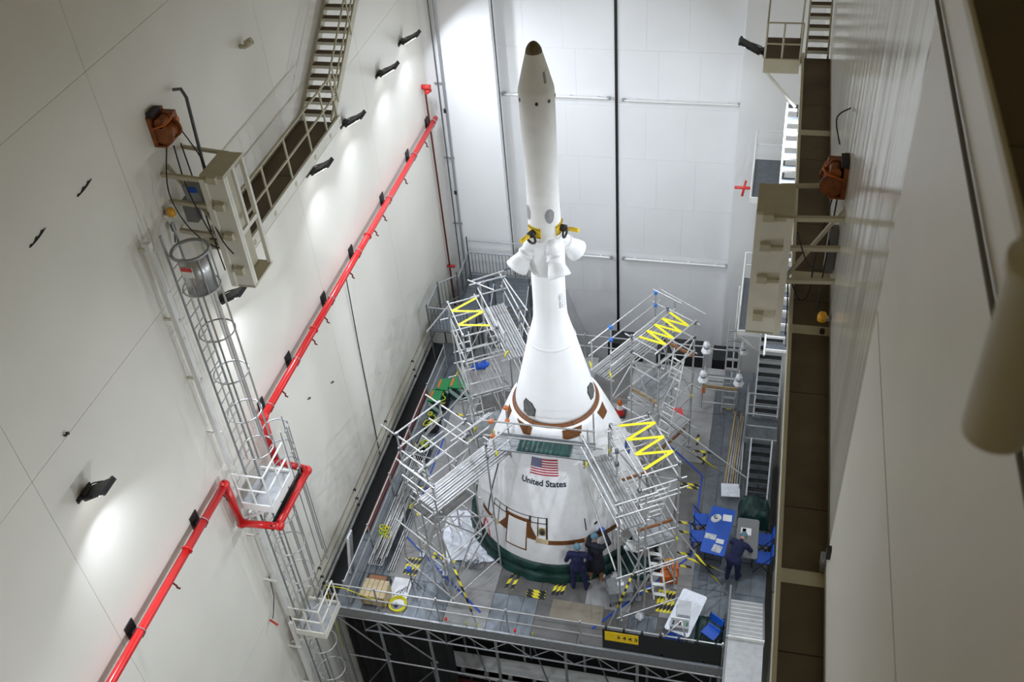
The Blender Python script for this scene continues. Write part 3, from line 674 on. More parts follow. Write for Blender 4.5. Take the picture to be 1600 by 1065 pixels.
for y in (18.7, 23.0, 11.4): MB().ring((X0, y, ZP), r+.012, .022, (0, 1, 0), 16, 6).build('coupling', 'red_pipe', rp)
B(-10.30, -10.25, 13.3, 15.2, 6.18, 6.36).build('guard_bar', 'black', rp)
vr = thing('riser_pipe', (-11.2, 29.85, 0), 'thin dark red riser pipe in the back left corner', 'pipe')
pole('riser', (-11.2, 29.85, -2), (-11.2, 29.85, 9.0), .035, 'dark_red', vr)
MB().tube((-11.28, 29.85, 9.0), (-11.0, 29.85, 9.0), .09, 12).build('valve', 'red', vr); MB().tube((-11.15, 29.75, 8.85), (-11.05, 29.95, 8.85), .075, 12).build('valve', 'red', vr)
MB().tube((-11.28, 29.85, 1.55), (-11.0, 29.85, 1.55), .06, 10).build('valve', 'red', vr)
cd = thing('wall_conduit', (-10.85, 30.33, -2), 'pair of grey vertical conduits on the back pier by the corner', 'conduit')
pole('conduit', (-10.98, 30.34, -4), (-10.86, 30.34, 14), .022, 'galv_dark', cd); pole('conduit', (-10.80, 30.32, -4), (-10.66, 30.32, 14), .04, 'galv', cd)
for z in (3.2, 6.0, 8.9): block('clip_bar', (-10.84, 30.36, z), (.36, .05, .05), 'galv', cd)
for z in (4.6, 7.9): block('junction', (-10.74, 30.30, z), (.09, .07, .14), 'black', cd)
# thin white pipes across the doors
for i, (xa, xb, z, lb) in enumerate(((-8.75, -5.15, 8.32, 'upper white pipe across the left door leaf'), (-4.64, -.86, 8.28, 'upper white pipe across the right door leaf'), (-8.7, -5.15, 1.76, 'lower white pipe across the left door leaf'), (-4.66, -.88, 1.76, 'lower white pipe across the right door leaf'))):
    t = thing('door_pipe', ((xa+xb)/2, 30.9, z), lb+' behind the spacecraft', 'pipe', 'door pipes')
    pole('pipe', (xa, 30.88, z), (xb, 30.88, z), .04, 'white_steel', t)
    for x in (xa, xb): block('end_valve', (x, 30.9, z), (.12, .10, .09), 'galv', t)
    for k in range(4): block('pipe_clip', (xa+.4+k*(xb-xa-.8)/3, 30.95, z), (.04, .12, .06), 'white_steel', t)
# slack cable on the left wall, cracks, lugs
t = thing('wall_cable', (-11.25, 21.3, .5), 'thin dark cable hanging down the left wall below the red pipe', 'cable'); MB().path([(-11.2, 21.4, 7.5), (-11.26, 21.35, 5), (-11.27, 21.25, 2.5), (-11.27, 21.13, .3)], .016, 6).build('strand', 'black', t)
def lug(y, z, m, label, s=1):
    t = thing('wall_fitting', (XL, y, z), label, 'fitting'); MB().tube((XL, y, z), (XL+.14*s, y, z), .05*s, 10).build('stem', m, t); MB().tube((XL+.12*s, y+.06*s, z+.03), (XL+.26*s, y+.1*s, z+.1*s), .085*s, 12).build('head', m, t)
lug(19.12, 15.43, 'beige', 'small beige fitting on the bare left wall below the seam', 1.0); lug(10.12, 12.47, 'rubber', 'tiny dark fitting on the wall seam left of the ladder', .35)
lug(17.9, 5.9, 'black', 'tiny dark stud on the wall right of the red loop', .3); lug(19.3, 5.2, 'black', 'tiny dark stud farther right on the wall below the red pipe', .3)
for (y, z, ln, lb) in ((11.45, 15.72, .50, 'larger dark tear in the left wall lining near the frame edge'), (12.9, 15.75, .50, 'smaller dark tear in the left wall lining nearer the winch')):
    mb = MB(); n = 9; V = []
    for i in range(n+1):
        s = i/n*2-1; hh = .022*(1-s*s)+.002; V += [(XL+.003, y+s*ln/2+.0, z+s*.03+hh*.6+.02*math.sin(i*2)), (XL+.028, y+s*ln/2, z+s*.03-hh)]
    mb.add(V, [(2*i, 2*i+1, 2*i+3, 2*i+2) for i in range(n)]); tag(mb.build('wall_tear', 'rubber'), lb, 'tear', 'wall tears')

# ------------------------------------------------------------------ catwalks and stairs
def catwalk(name, label, x0, x1, y0, y1, z, rail_x=None, rail_y=None, edge='beige', floor='brown_floor'):
    t = thing(name, ((x0+x1)/2, (y0+y1)/2, z-.2), label, 'catwalk')
    n = max(1, int((y1-y0)/2.4)); 
    for k in range(n): B(x0, x1, y0+(y1-y0)*k/n+.008, y0+(y1-y0)*(k+1)/n-.008, z-.04, z).build('floor_plate', floor, t)
    return t
cwl = catwalk('catwalk', 'left catwalk with beige railing below the stairs', XL, -10.36, 15.9, 21.0, 12.6)
B(-10.36, -10.30, 15.9, 21.25, 12.40, 12.66).build('edge_beam', 'beige_light', cwl); B(XL, -10.36, 15.9, 21.0, 12.30, 12.55).build('underside', 'beige', cwl)
for z in (13.15, 13.7): pole('rail', (-10.36, 15.9, z), (-10.36, 21.3, z), .028, 'beige', cwl)
for y in (16.0, 17.1, 18.3, 19.5, 20.5, 21.2): pole('post', (-10.36, y, 12.55), (-10.36, y, 13.7), .028, 'beige', cwl); block('post_clamp', (-10.34, y, 12.5), (.1, .1, .1), 'beige', cwl)
def stairs(name, label, x0, x1, ya, za, yb, zb, n, tread='brown_floor', nose='beige_light', string='beige', rail=None, nose_h=.06):
    t = thing(name, ((x0+x1)/2, ya, za), label, 'stairs')
    for k in range(n):
        f = (k+.5)/n; y = ya+(yb-ya)*f; z = za+(zb-za)*(k+1)/(n+1); dy = abs(yb-ya)/n
        s = 1 if yb > ya else -1
        tr = B(x0+.02, x1-.02, *sorted((y-s*dy*.5, y+s*dy*.42)), z-.03, z).build('tread', tread, t)
        B(x0+.02, x1-.02, *sorted((y-s*dy*.5-.012, y-s*dy*.5+.012)), z-nose_h, z+.012).build('nosing', nose, tr)
    for x in (x0, x1): MB().beam((x, ya, za), (x, yb, zb), .045, .22).build('stringer', string, t)
    if rail is not None:
        d = Vector((0, yb-ya, zb-za))
        for hh in (.5, 1.0): pole('handrail', (rail, ya, za+hh), (rail, yb, zb+hh), .026, string, t)
        for k in range(4): f = (k+.3)/4; p = (rail, ya+(yb-ya)*f, za+(zb-za)*f); pole('baluster', p, (p[0], p[1], p[2]+1.0), .024, string, t)
    return t
stairs('stair_flight', 'upper left stair flight climbing from the catwalk with pale step edges', -11.22, -10.42, 21.0, 12.6, 27.0, 16.9, 22, rail=-10.36)
cwr = catwalk('catwalk', 'long dark brown catwalk along the right wall', .80, XR, 3.0, 25.4, 12.6)
B(.74, .80, 3.0, 25.4, 12.38, 12.74).build('edge_beam', 'beige', cwr); B(.80, XR, 3.0, 25.4, 12.3, 12.54).build('underside', 'beige', cwr)
for y in (9.2, 14.6, 16.2, 21.6): B(.8, XR, y-.12, y+.12, 12.6, 12.605).build('joint_plate', 'beige', cwr)
stairs('stair_flight', 'upper right stair flight climbing from the dark brown catwalk', .84, 1.38, 25.4, 12.6, 30.3, 16.1, 18)
cwt = catwalk('catwalk', 'highest dark catwalk close to the viewer at the upper right', .80, XR, -2, 14, 22.82)
B(.78, .80, -2, 14, 22.78, 22.83).build('edge_beam', 'beige', cwt)
pst = thing('rail_post', (.70, 2.22, 22.35), 'blurred beige rail post close to the viewer at the right edge', 'post')
MB().lathe((.70, 2.22, 22.55), [(0,.001),(.0,.085),(.02,.09),(.55,.09),(.56,.10),(.60,.10),(.61,.082),(1.6,.082),(1.6,.001)], 28).build('tube', 'beige', pst)
MB().tube((.70, 2.22, 22.72), (.92, 2.15, 22.68), .07, 18).build('branch_socket', 'beige', pst)
# cantilevered landing off the right catwalk
cl = thing('cantilever_landing', (.27, 26.0, 12.3), 'cantilevered beige landing with railing off the top of the right catwalk', 'landing')
B(-.17, .74, 25.2, 26.6, 12.53, 12.58).build('floor_plate', 'brown_floor', cl); B(-.19, .70, 25.14, 25.2, 12.28, 12.66).build('fascia', 'beige', cl)
for x in (-.17, .25, .7): pole('post', (x, 25.2, 12.5), (x, 25.2, 13.6), .026, 'beige', cl)
for x in (-.17, .7): pole('post', (x, 26.6, 12.5), (x, 26.6, 14.2), .026, 'beige', cl)
for z in (13.05, 13.6): pole('rail', (-.17, 25.2, z), (.7, 25.2, z), .024, 'beige', cl); pole('rail', (-.17, 25.2, z), (-.17, 26.6, z), .024, 'beige', cl)
MB().beam((-.1, 25.25, 12.25), (.72, 25.25, 11.3), .06, .06).build('brace', 'beige_light', cl)
def landing(name, label, x0, x1, y0, y1, z, m='white_steel', fl='galv_dark', brace=True):
    t = thing(name, ((x0+x1)/2, y0, z-.2), label, 'landing')
    B(x0, x1, y0, y1, z-.05, z).build('floor_plate', fl, t); B(x0-.03, x1, y0-.05, y0, z-.16, z+.04).build('fascia', m, t); B(x0-.04, x0, y0, y1, z-.16, z+.04).build('fascia', m, t)
    n = 4
    for k in range(n): f = k/(n-1); pole('post', (x0, y0+(y1-y0)*f, z), (x0, y0+(y1-y0)*f, z+1.05), .024, m, t)
    for zz in (.55, 1.05): pole('rail', (x0, y0, z+zz), (x0, y1, z+zz), .024, m, t); pole('rail', (x0, y1, z+zz), (x1, y1, z+zz), .024, m, t)
    if brace: MB().beam((x0+.05, y0, z-.18), (x1, y0, z-1.05), .05, .06).build('brace', m, t)
    return t
landing('stair_landing', 'white railed landing low on the right above the dark stairs', -.22, .74, 25.8, 28.6, 3.05)
landing('stair_landing', 'white railed landing on the right near the red crossed pipe', -.22, .74, 27.6, 29.9, 6.9, brace=False)
ws = stairs('stair_flight', 'white stair flight half hidden under the right catwalk edge', .52, 1.30, 20.2, 7.0, 25.6, 11.4, 20, 'galv_dark', 'white_steel', 'white_steel')
for f in (.1, .5, .9): pole('hanger_rod', (1.28, 20.2+5.4*f, 7.0+4.4*f), (1.28, 20.2+5.4*f, 12.4), .02, 'white_steel', ws)
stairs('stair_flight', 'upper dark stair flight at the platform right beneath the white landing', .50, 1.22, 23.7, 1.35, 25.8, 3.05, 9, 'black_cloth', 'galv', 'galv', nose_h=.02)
t = landing('stair_landing', 'grey railed half landing between the two dark stair flights', .30, 1.25, 22.75, 23.65, 1.33, 'galv', 'galv_dark', False)
for zz in (.55, 1.05): pole('rail', (.30, 22.75, 1.33+zz), (1.2, 22.75, 1.33+zz), .024, 'galv', t)
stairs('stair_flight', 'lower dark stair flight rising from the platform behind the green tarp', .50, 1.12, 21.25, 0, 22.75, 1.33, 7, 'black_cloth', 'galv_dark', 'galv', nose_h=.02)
fs = stairs('stair_flight', 'bright metal steps at the lower right rising toward the viewer', .30, 1.22, 17.6, 0, 15.75, 1.05, 9, 'plank', 'white_steel', 'galv', nose_h=.03)
t = thing('metal_landing', (.75, 14.6, .9), 'bright sheet metal landing at the bottom right beside the brown catwalk', 'landing')
B(.30, 1.22, 13.2, 15.72, 1.02, 1.06).build('sheet', 'plank', t); B(.28, 1.24, 15.72, 15.76, .95, 1.16).build('kick_plate', 'white_steel', t)
for x in (.28,): pole('side_rail', (x, 17.5, .9), (x, 13.2, 1.9), .03, 'galv', t); pole('post', (x, 15.5, .2), (x, 15.5, 1.5), .026, 'galv', t)
# red crossed pipe
t = thing('sprinkler_stub', (-.35, 28.4, 7.0), 'red crossed pipe stub beside the white landing on the right', 'pipe')
MB().tube((-.75, 28.3, 6.80), (.4, 28.3, 6.80), .05, 10).build('pipe', 'red', t); MB().tube((-.5, 28.2, 6.55), (-.42, 28.4, 7.0), .04, 10).build('cross_arm', 'red', t)

# ------------------------------------------------------------------ hoist frames on both side walls
def hoist_frame(xi, xo, out, label, wall, m='beige_light'):
    # xi: side toward the room, xo: side toward the wall
    t = thing('hoist_frame', ((xi+xo)/2, 15.4, 12.1), label, 'steel frame'); x0, x1 = sorted((xi, xo))
    B(x0, x1, 15.0, 15.9, 14.70, 14.76).build('top_plate', 'beige', t)
    B(x0, x1-.0, 15.0, 15.06, 12.12, 14.70).build('front_panel', 'beige_light', t)
    s = 1 if out > 0 else -1; side = xi
    for y in (15.105, 15.855): B(*sorted((side+s*.004, side-s*.08)), y-.04, y+.04, 12.135, 14.695).build('upright', 'beige_light', t)
    B(*sorted((side, side-s*.06)), 15.40, 15.48, 13.4, 14.7).build('mid_upright', 'beige_light', t)
    B(*sorted((side-s*.3, side-s*.33)), 15.06, 15.85, 12.12, 14.7).build('inner_panel', 'beige', t)
    B(*sorted((side-s*.002, side-s*.06)), 15.15, 15.81, 13.3, 13.4).build('cross_bar', 'beige_light', t); B(x0, x1, 15.0, 15.9, 12.08, 12.13).build('bottom_plate', 'beige', t)
    xw = wall-out*.0
    B(*sorted((xo, xo+(-.12 if out > 0 else .12)*-1)), 14.94, 15.0, 12.12, 14.7).build('corner_post', 'beige_light', t)
    for z in (14.66, 14.05, 13.35): 
        ar = MB().beam((side-s*.12, 14.96, z), (wall, 15.06, z+.02), .085, .075).build('wall_arm', 'beige', t)
        block('arm_block', (side-s*.2, 14.93, z+.05), (.18, .1, .14), 'beige', t)
    block('arm_block', (side-s*.2, 14.95, 12.55), (.18, .14, .16), 'beige', t)
    MB().beam((side-s*.3, 15.9, 14.72), (wall, 16.0, 14.75), .07, .06).build('wall_arm', 'beige', t)
    MB().beam((xo, 15.2, 13.3), (wall, 15.3, 14.75), .06, .06).build('diagonal_arm', 'beige', t)
    return t
hoist_frame(-9.95, -10.45, 1, 'beige steel hoist frame standing off the left wall above the caged ladder', XL)
hoist_frame(.0, .62, -1, 'beige steel hoist frame standing off the right wall over the catwalk', XR)
def winch(x, y, z, out, label):
    t = thing('winch', (x, y, z), label, 'winch')
    K = .74; d = Vector((out, 0, 0)); P = lambda a, b, c: Vector((x+out*a*K, y+b*K, z+c*K))
    mb = MB(); mb.obox(P(.05, 0, 0), d, (0,1,0), (0,0,1), .05*K, .36*K, .40*K); mb.build('base_frame', 'rust', t)
    MB().tube(P(.32, -.26, -.10), P(.32, .16, -.10), .20*K, 22).build('cable_drum', 'rust', t)
    for yy in (-.28, .16): MB().tube(P(.32, yy-.02, -.10), P(.32, yy+.03, -.10), .28*K, 24).build('drum_flange', 'rust', t)
    MB().tube(P(.28, -.30, .22), P(.28, .06, .22), .13*K, 18).build('motor', 'rust', t); MB().tube(P(.28, .06, .22), P(.28, .14, .22), .15*K, 18).build('motor_cover', 'rust', t)
    mb = MB(); mb.obox(P(.25, .26, .05), d, (0,1,0), (0,0,1), .20*K, .09*K, .26*K); mb.build('gearbox', 'rust', t)
    MB().tube(P(.48, .27, .05), P(.40, .27, .05), .09*K, 14).build('gear_boss', 'orange', t)
    for zz in (-.40,): mb = MB(); mb.obox(P(.18, -.05, zz), d, (0,1,0), (0,0,1), .18*K, .30*K, .025*K); mb.build('side_plate', 'rust', t)
    MB().path([P(.1, -.34, .1), P(.5, -.36, .25), P(.56, -.2, .3), P(.5, .1, .3)], .02, 6).build('guard_hoop', 'orange', t)
    mb = MB(); mb.obox(P(.1, -.1, .46), d, (0,1,0), (0,0,1), .06, .16, .05); mb.build('brake_box', 'rubber', t)
    return t
winch(XL, 15.4, 15.55, 1, 'rusty orange winch on the left wall above the hoist frame')
winch(XR, 15.9, 15.0, -1, 'rusty orange winch on the right wall beside the catwalk')
def cables(name, label, paths, m='rubber', r=.014):
    t = thing(name, paths[0][0], label, 'cables')
    for p in paths:
        pts = [Vector(q) for q in p]; out = []
        for i in range(len(pts)-1):
            p0 = pts[max(i-1, 0)]; p1 = pts[i]; p2 = pts[i+1]; p3 = pts[min(i+2, len(pts)-1)]
            for k in range(6):
                s = k/6; out.append(.5*((2*p1)+(-p0+p2)*s+(2*p0-5*p1+4*p2-p3)*s*s+(-p0+3*p1-3*p2+p3)*s**3))
        out.append(pts[-1]); MB().path(out, r, 6).build('cable', m, t)
    return t
cables('winch_cables', 'dark cables looping from the left winch past the hoist frame', [
    [(-11.1, 15.2, 15.2), (-11.0, 14.7, 14.6), (-10.9, 14.7, 13.9), (-10.8, 15.0, 13.2), (-10.5, 15.1, 13.0), (-10.4, 15.2, 13.5)],
    [(-10.9, 15.4, 15.2), (-10.8, 15.3, 14.2), (-10.7, 15.2, 13.0), (-10.6, 15.1, 12.4)], [(-11.0, 15.7, 15.3), (-10.6, 15.5, 14.7), (-10.4, 15.2, 14.0)],
    [(-11.0, 15.3, 15.2), (-10.8, 15.0, 14.5), (-10.6, 14.9, 13.8), (-10.45, 14.9, 13.2)], [(-10.5, 15.0, 13.9), (-10.3, 14.9, 13.3), (-10.15, 14.9, 13.0)]])
cables('winch_cables', 'dark cables hanging around the right hoist frame and winch', [
    [(1.3, 16.2, 14.5), (1.1, 15.6, 13.6), (1.05, 15.3, 12.9), (.9, 15.2, 12.8), (.7, 15.1, 13.3)], [(1.35, 16.0, 14.5), (1.25, 15.3, 13.4), (1.2, 14.9, 12.8)],
    [(.7, 15.0, 14.4), (.95, 14.9, 13.8), (1.2, 14.9, 13.7)], [(.66, 15.2, 13.2), (.72, 15.3, 12.4), (.75, 15.6, 11.6)], [(1.3, 16.6, 15.2), (1.2, 16.8, 15.6), (1.42, 17.0, 15.7)]])
t = thing('conduit_bend', (-11.2, 16.1, 14.4), 'dark bent conduit beside the left winch', 'conduit'); MB().path([(-11.25, 16.2, 15.9), (-11.05, 16.15, 15.95), (-10.95, 16.1, 15.8), (-10.75, 15.7, 14.7), (-10.7, 15.6, 14.3)], .035, 8).build('tube', 'galv_dark', t)
t = thing('control_box', (-10.75, 15.2, 14.1), 'grey electrical control box with blue tag behind the left hoist frame', 'box')
MB().obox((-10.75, 15.15, 14.25), (1,0,.1), (0,1,0), (-.1,0,1), .16, .12, .22).build('enclosure', 'box_grey', t); MB().obox((-10.7, 15.02, 14.4), (1,0,0), (0,1,0), (0,0,1), .08, .012, .06).build('blue_tag', 'blue_plastic', t); MB().obox((-10.95, 15.15, 13.85), (1,0,0), (0,1,0), (0,0,1), .12, .1, .25).build('lower_box', 'grey_plastic', t)
t = thing('control_box', (1.33, 15.9, 13.3), 'long dark grey control box on the right wall under the winch', 'box')
MB().obox((1.36, 15.7, 13.6), (1,0,0), (0,1,0), (0,0,1), .07, .12, .45).build('enclosure', 'grey_plastic', t); MB().obox((1.28, 15.7, 13.6), (1,0,0), (0,1,0), (0,0,1), .012, .1, .40).build('cover', 'box_grey', t)
for (x, o, y, z, lb) in ((XL, 1, 14.75, 14.0, 'amber beacon light on the left wall below the winch'), (XR, -1, 14.6, 12.9, 'amber beacon light on the right wall by the catwalk')):
    t = thing('beacon_light', (x, y, z), lb, 'beacon', 'amber beacons'); MB().tube((x, y, z), (x+o*.14, y, z), .05, 12).build('stem', 'galv', t); MB().lathe((x+o*.15, y, z-.06), [(0,.05),(.02,.085),(.12,.085),(.17,.06),(.19,.005)], 14).build('lens', 'amber', t)
    MB().tube((x+o*.12, y-.05, z-.22), (x+o*.12, y-.05, z-.38), .045, 10).build('camera', 'rubber', t); MB().tube((x+o*.12, y-.05, z-.38), (x+o*.1, y-.12, z-.62), .014, 6).build('wand', 'rubber', t)
t = thing('wall_phone_bracket', (1.40, 9.0, 12.9), 'small metal box with cable low on the right wall', 'box')
MB().obox((1.36, 9.1, 13.35), (1,0,0), (0,1,0), (0,0,1), .03, .04, .1).build('plug', 'rubber', t); MB().path([(1.36, 9.1, 13.25), (1.33, 9.25, 12.95), (1.36, 9.4, 12.8)], .012, 6).build('cord', 'grey_plastic', t); MB().obox((1.36, 9.4, 12.75), (1,0,0), (0,1,0), (0,0,1), .04, .09, .12).build('body', 'box_grey', t)
t = thing('wall_conduit', (1.40, 6, 20.8), 'blurred dark conduit along the right wall near the viewer', 'conduit'); pole('tube', (1.36, -2, 20.83), (1.36, 14, 20.83), .02, 'grey_plastic', t)

# ------------------------------------------------------------------ caged ladder with rest platforms
ld = thing('caged_ladder', (-10.75, 13.9, -2), 'tall caged metal ladder climbing the left wall past the red pipe loop', 'ladder')
LX, LY = -10.78, 13.95
for (za, zb_, yy) in ((7.9, 14.1, 13.6), (2.0, 6.2, 13.75), (-3, 1.7, 13.7)): B(-11.08, -10.97, yy-.05, yy+.05, za, zb_).build('support_post', 'white_steel', ld)
pole('support_post', (-10.85, 14.75, 7.9), (-10.85, 14.75, 12.3), .04, 'white_steel', ld)
for z in (13.9, 12.2, 10.6, 9.0, 5.4, 3.6, .6, -1.2): MB().beam((XL, 13.65, z), (-10.95, 13.65, z), .05, .05).build('standoff', 'beige_light', ld)
for y in (LY-.23, LY+.23): pole('stile', (LX, y, -3.5), (LX, y, 14.2), .026, 'galv', ld)
for k in range(58): z = -3.4+k*.30; pole('rung', (LX, LY-.23, z), (LX, LY+.23, z), .014, 'tube', ld)
def cage(z0, z1, dx, lab):
    n = max(2, int((z1-z0)/1.05)+1)
    for k in range(n):
        z = z0+(z1-z0)*k/(n-1); MB().ring((LX+.36+dx, LY, z), .37, .018, (0, 0, 1), 22, 6).build('cage_hoop', 'tube', ld)
    for a in (-100, -60, -20, 20, 60, 100):
        t_ = math.radians(a); x, y = LX+.36+dx+.37*math.cos(t_), LY+.37*math.sin(t_); MB().beam((x, y, z0), (x, y, z1), .04, .012, (math.cos(t_), math.sin(t_), 0)).build('cage_strap', 'tube', ld)
cage(8.3, 12.9, 0, 0); cage(2.6, 6.0, .0, 0); cage(-3.4, .6, .0, 0)
# extra cage section beside the mid platform
for z in (6.6, 7.2, 7.9): MB().ring((-10.5, 14.95, z), .30, .02, (0, 0, 1), 18, 6, -1.9, 1.9).build('cage_hoop', 'galv', ld)
for a in (-80, -40, 0, 40, 80): t_ = math.radians(a); pole('cage_strap', (-10.5+.3*math.cos(t_), 14.95+.3*math.sin(t_), 3.0), (-10.5+.3*math.cos(t_), 14.95+.3*math.sin(t_), 8.0), .014, 'galv', ld)
# gate hood at the top of the ladder with its notice
MB().ring((LX+.36, LY, 13.75), .36, .035, (0, 0, 1), 22, 6).build('cage_hoop', 'galv', ld)
mb = MB(); V = []
for i in range(13):
    a = math.radians(-110+i*10); V += [(LX+.36+.34*math.cos(a), LY+.34*math.sin(a), 12.9), (LX+.36+.34*math.cos(a), LY+.34*math.sin(a), 13.75), ]
mb.add(V, [(2*i, 2*i+2, 2*i+3, 2*i+1) for i in range(12)], True); gt = mb.build('gate_hood', 'tube', ld)
md = gt.modifiers.new('thick', 'SOLIDIFY'); md.thickness = .02
MB().obox((LX+.42, LY-.375, 13.5), (1,0,0), (0,1,0), (0,0,1), .12, .006, .12).build('notice', 'paper', ld); MB().obox((LX+.42, LY-.383, 13.57), (1,0,0), (0,1,0), (0,0,1), .12, .004, .045).build('notice_heading', 'red', ld)
for k in range(5): a = math.radians(-80+k*40); pole('cage_strap', (LX+.36+.36*math.cos(a), LY+.36*math.sin(a), 12.9), (LX+.36+.36*math.cos(a), LY+.36*math.sin(a), 13.75), .016, 'galv', ld)
def rest(name, label, x0, x1, y0, y1, z, m):
    t = thing(name, ((x0+x1)/2, (y0+y1)/2, z-.2), label, 'landing'); B(x0, x1, y0, y1, z-.04, z).build('floor_plate', 'galv', t)
    for a in ((x0, x1, y0-.03, y0), (x0, x1, y1, y1+.03), (x1, x1+.03, y0-.03, y1+.03)): B(*a, z-.12, z+.10).build('toe_plate', m, t)
    for (x, y) in ((x0+.02, y0), (x1, y0), (x1, y1), ((x0+x1)/2, y0), (x1, (y0+y1)/2)): pole('post', (x, y, z), (x, y, z+1.05), .024, m, t)
    for h in (.55, 1.05): pole('rail', (x0, y0, z+h), (x1, y0, z+h), .024, m, t); pole('rail', (x1, y0, z+h), (x1, y1, z+h), .024, m, t)
    for y in (y0+.05, y1-.05): MB().beam((x1-.1, y, z-.08), (XL+.05, y, z-.7), .05, .05).build('brace', m, t)
    return t
rest('ladder_platform', 'white railed rest platform on the ladder inside the red pipe loop', -11.0, -10.22, 13.5, 14.6, 6.75, 'white_steel')
rest('ladder_platform', 'pale railed rest platform low on the ladder beside the work platform', -10.95, -10.1, 13.7, 14.7, 1.35, 'beige_light')
t = thing('hanging_hook', (-11.1, 13.2, 2.2), 'small red fitting hanging on the wall beside the lower ladder', 'fitting'); MB().path([(-11.2, 13.75, 3.6), (-11.15, 13.6, 3.0), (-11.2, 13.4, 2.5), (-11.2, 13.3, 2.4)], .012, 6).build('wire', 'rubber', t); MB().tube((-11.25, 13.25, 2.4), (-11.0, 13.15, 2.4), .03, 8).build('handle', 'red', t)
pole('down_pipe', (-11.12, 13.9, .3), (-11.12, 13.9, 3.6), .035, 'dark_red', t)
# ------------------------------------------------------------------ stair tower in the back left corner
stw = thing('stair_tower', (-9.8, 28, -1), 'grey galvanised stair tower with barred rails in the back left corner', 'stair tower')
def bars(a, b, z, h=1.05, m='galv_dark', sp=.13):
    a = Vector((a[0], a[1], a[2] if len(a) > 2 else z)); b = Vector((b[0], b[1], b[2] if len(b) > 2 else z)); n = max(2, int((b-a).length/sp))
    pole('top_rail', a+Vector((0,0,h)), b+Vector((0,0,h)), .026, 'galv', stw); pole('bottom_rail', a+Vector((0,0,.08)), b+Vector((0,0,.08)), .02, m, stw)
    for k in range(n+1):
        p = lerp(a, b, k/n); pole('bar', p+Vector((0,0,.08)), p+Vector((0,0,h)), .026 if k in (0, n) else .011, m, stw, 6)
for k in range(6): B(-10.9, -9.45, 26.2+k*.215, 26.2+k*.215+.205, 1.38, 1.42).build('deck_plank', 'deck_galv', stw)
for k in range(4):
    y = 27.5+k*.22; z = 1.42-.1*(k+1); B(-10.55+.05*k, -9.5, y, y+.21, z-.03, z).build('tread', 'galv_dark', stw)
for k in range(8): B(-10.5, -7.7, 28.4+k*.22, 28.4+k*.22+.21, .96, 1.0).build('deck_plank', 'deck_galv', stw)
for k in range(9):
    y = 28.36-k*.24; z = 1.0-.19*(k+1)
    B(-9.0, -7.8, y-.23, y, z-.03, z).build('tread', 'deck_galv', stw)
bars((-10.9, 26.2), (-10.9, 27.5), 1.42); bars((-10.9, 27.55, 1.42), (-10.4, 28.3, 1.3), 0); bars((-10.45, 28.35), (-10.5, 30.15), 1.0); bars((-10.5, 30.15), (-7.7, 30.15), 1.0); bars((-10.9, 26.2), (-9.45, 26.2), 1.42)
bars((-9.42, 27.5, 1.4), (-9.3, 28.5, 1.05), 0); bars((-9.05, 28.4, 1.0), (-9.05, 26.4, -.6), 0); bars((-7.75, 28.4, 1.0), (-7.75, 26.4, -.6), 0); bars((-7.7, 28.45), (-7.7, 30.1), 1.0)
for (x, y, h) in ((-10.9, 26.2, 2.6), (-9.45, 26.2, 2.55), (-9.42, 27.5, 2.55), (-10.9, 27.55, 2.55), (-10.4, 28.3, 2.5), (-10.5, 30.15, 2.75), (-9.05, 28.4, 2.4), (-7.7, 30.15, 2.4), (-7.75, 26.4, .7), (-9.05, 26.4, .7), (-7.72, 28.4, 2.4)):
    pole('standard', (x, y, -8), (x, y, h), .03, 'galv_dark', stw)
for z in (-1.2, -2.8):
    for (a, b) in (((-10.9, 26.2), (-9.45, 26.2)), ((-9.45, 26.2), (-9.42, 28.4)), ((-9.05, 26.4), (-7.75, 26.4)), ((-7.75, 26.4), (-7.7, 30.15))): pole('ledger', (*a, z), (*b, z), .024, 'galv_dark', stw); pole('diagonal_brace', (*a, z-1.4), (*b, z), .022, 'galv_dark', stw)
pole('handrail', (-10.5, 30.15, 2.6), (-7.6, 30.15, 2.6), .024, 'galv', stw)
pole('handrail', (-9.9, 29.9, 1.1), (-7.7, 30.1, 2.1), .028, 'galv_dark', stw)
t = thing('blue_bundle', WUL(4.1, 1.2, 2.645), 'blue bundle lying on the far left scaffold deck behind the ribbon', 'bundle')
for k, (u_, p_) in enumerate(((4.34, .95), (4.36, 1.25), (4.30, 1.10))):
    c_ = WUL(u_, p_, 2.645); MB().lathe(c_, [(0,.13),(.05,.15),(.1,.1),(.13,.01)], 14, True, lambda a, q: .04*math.sin(a*3+q+k)).build('cloth_fold', 'blue_plastic', t)

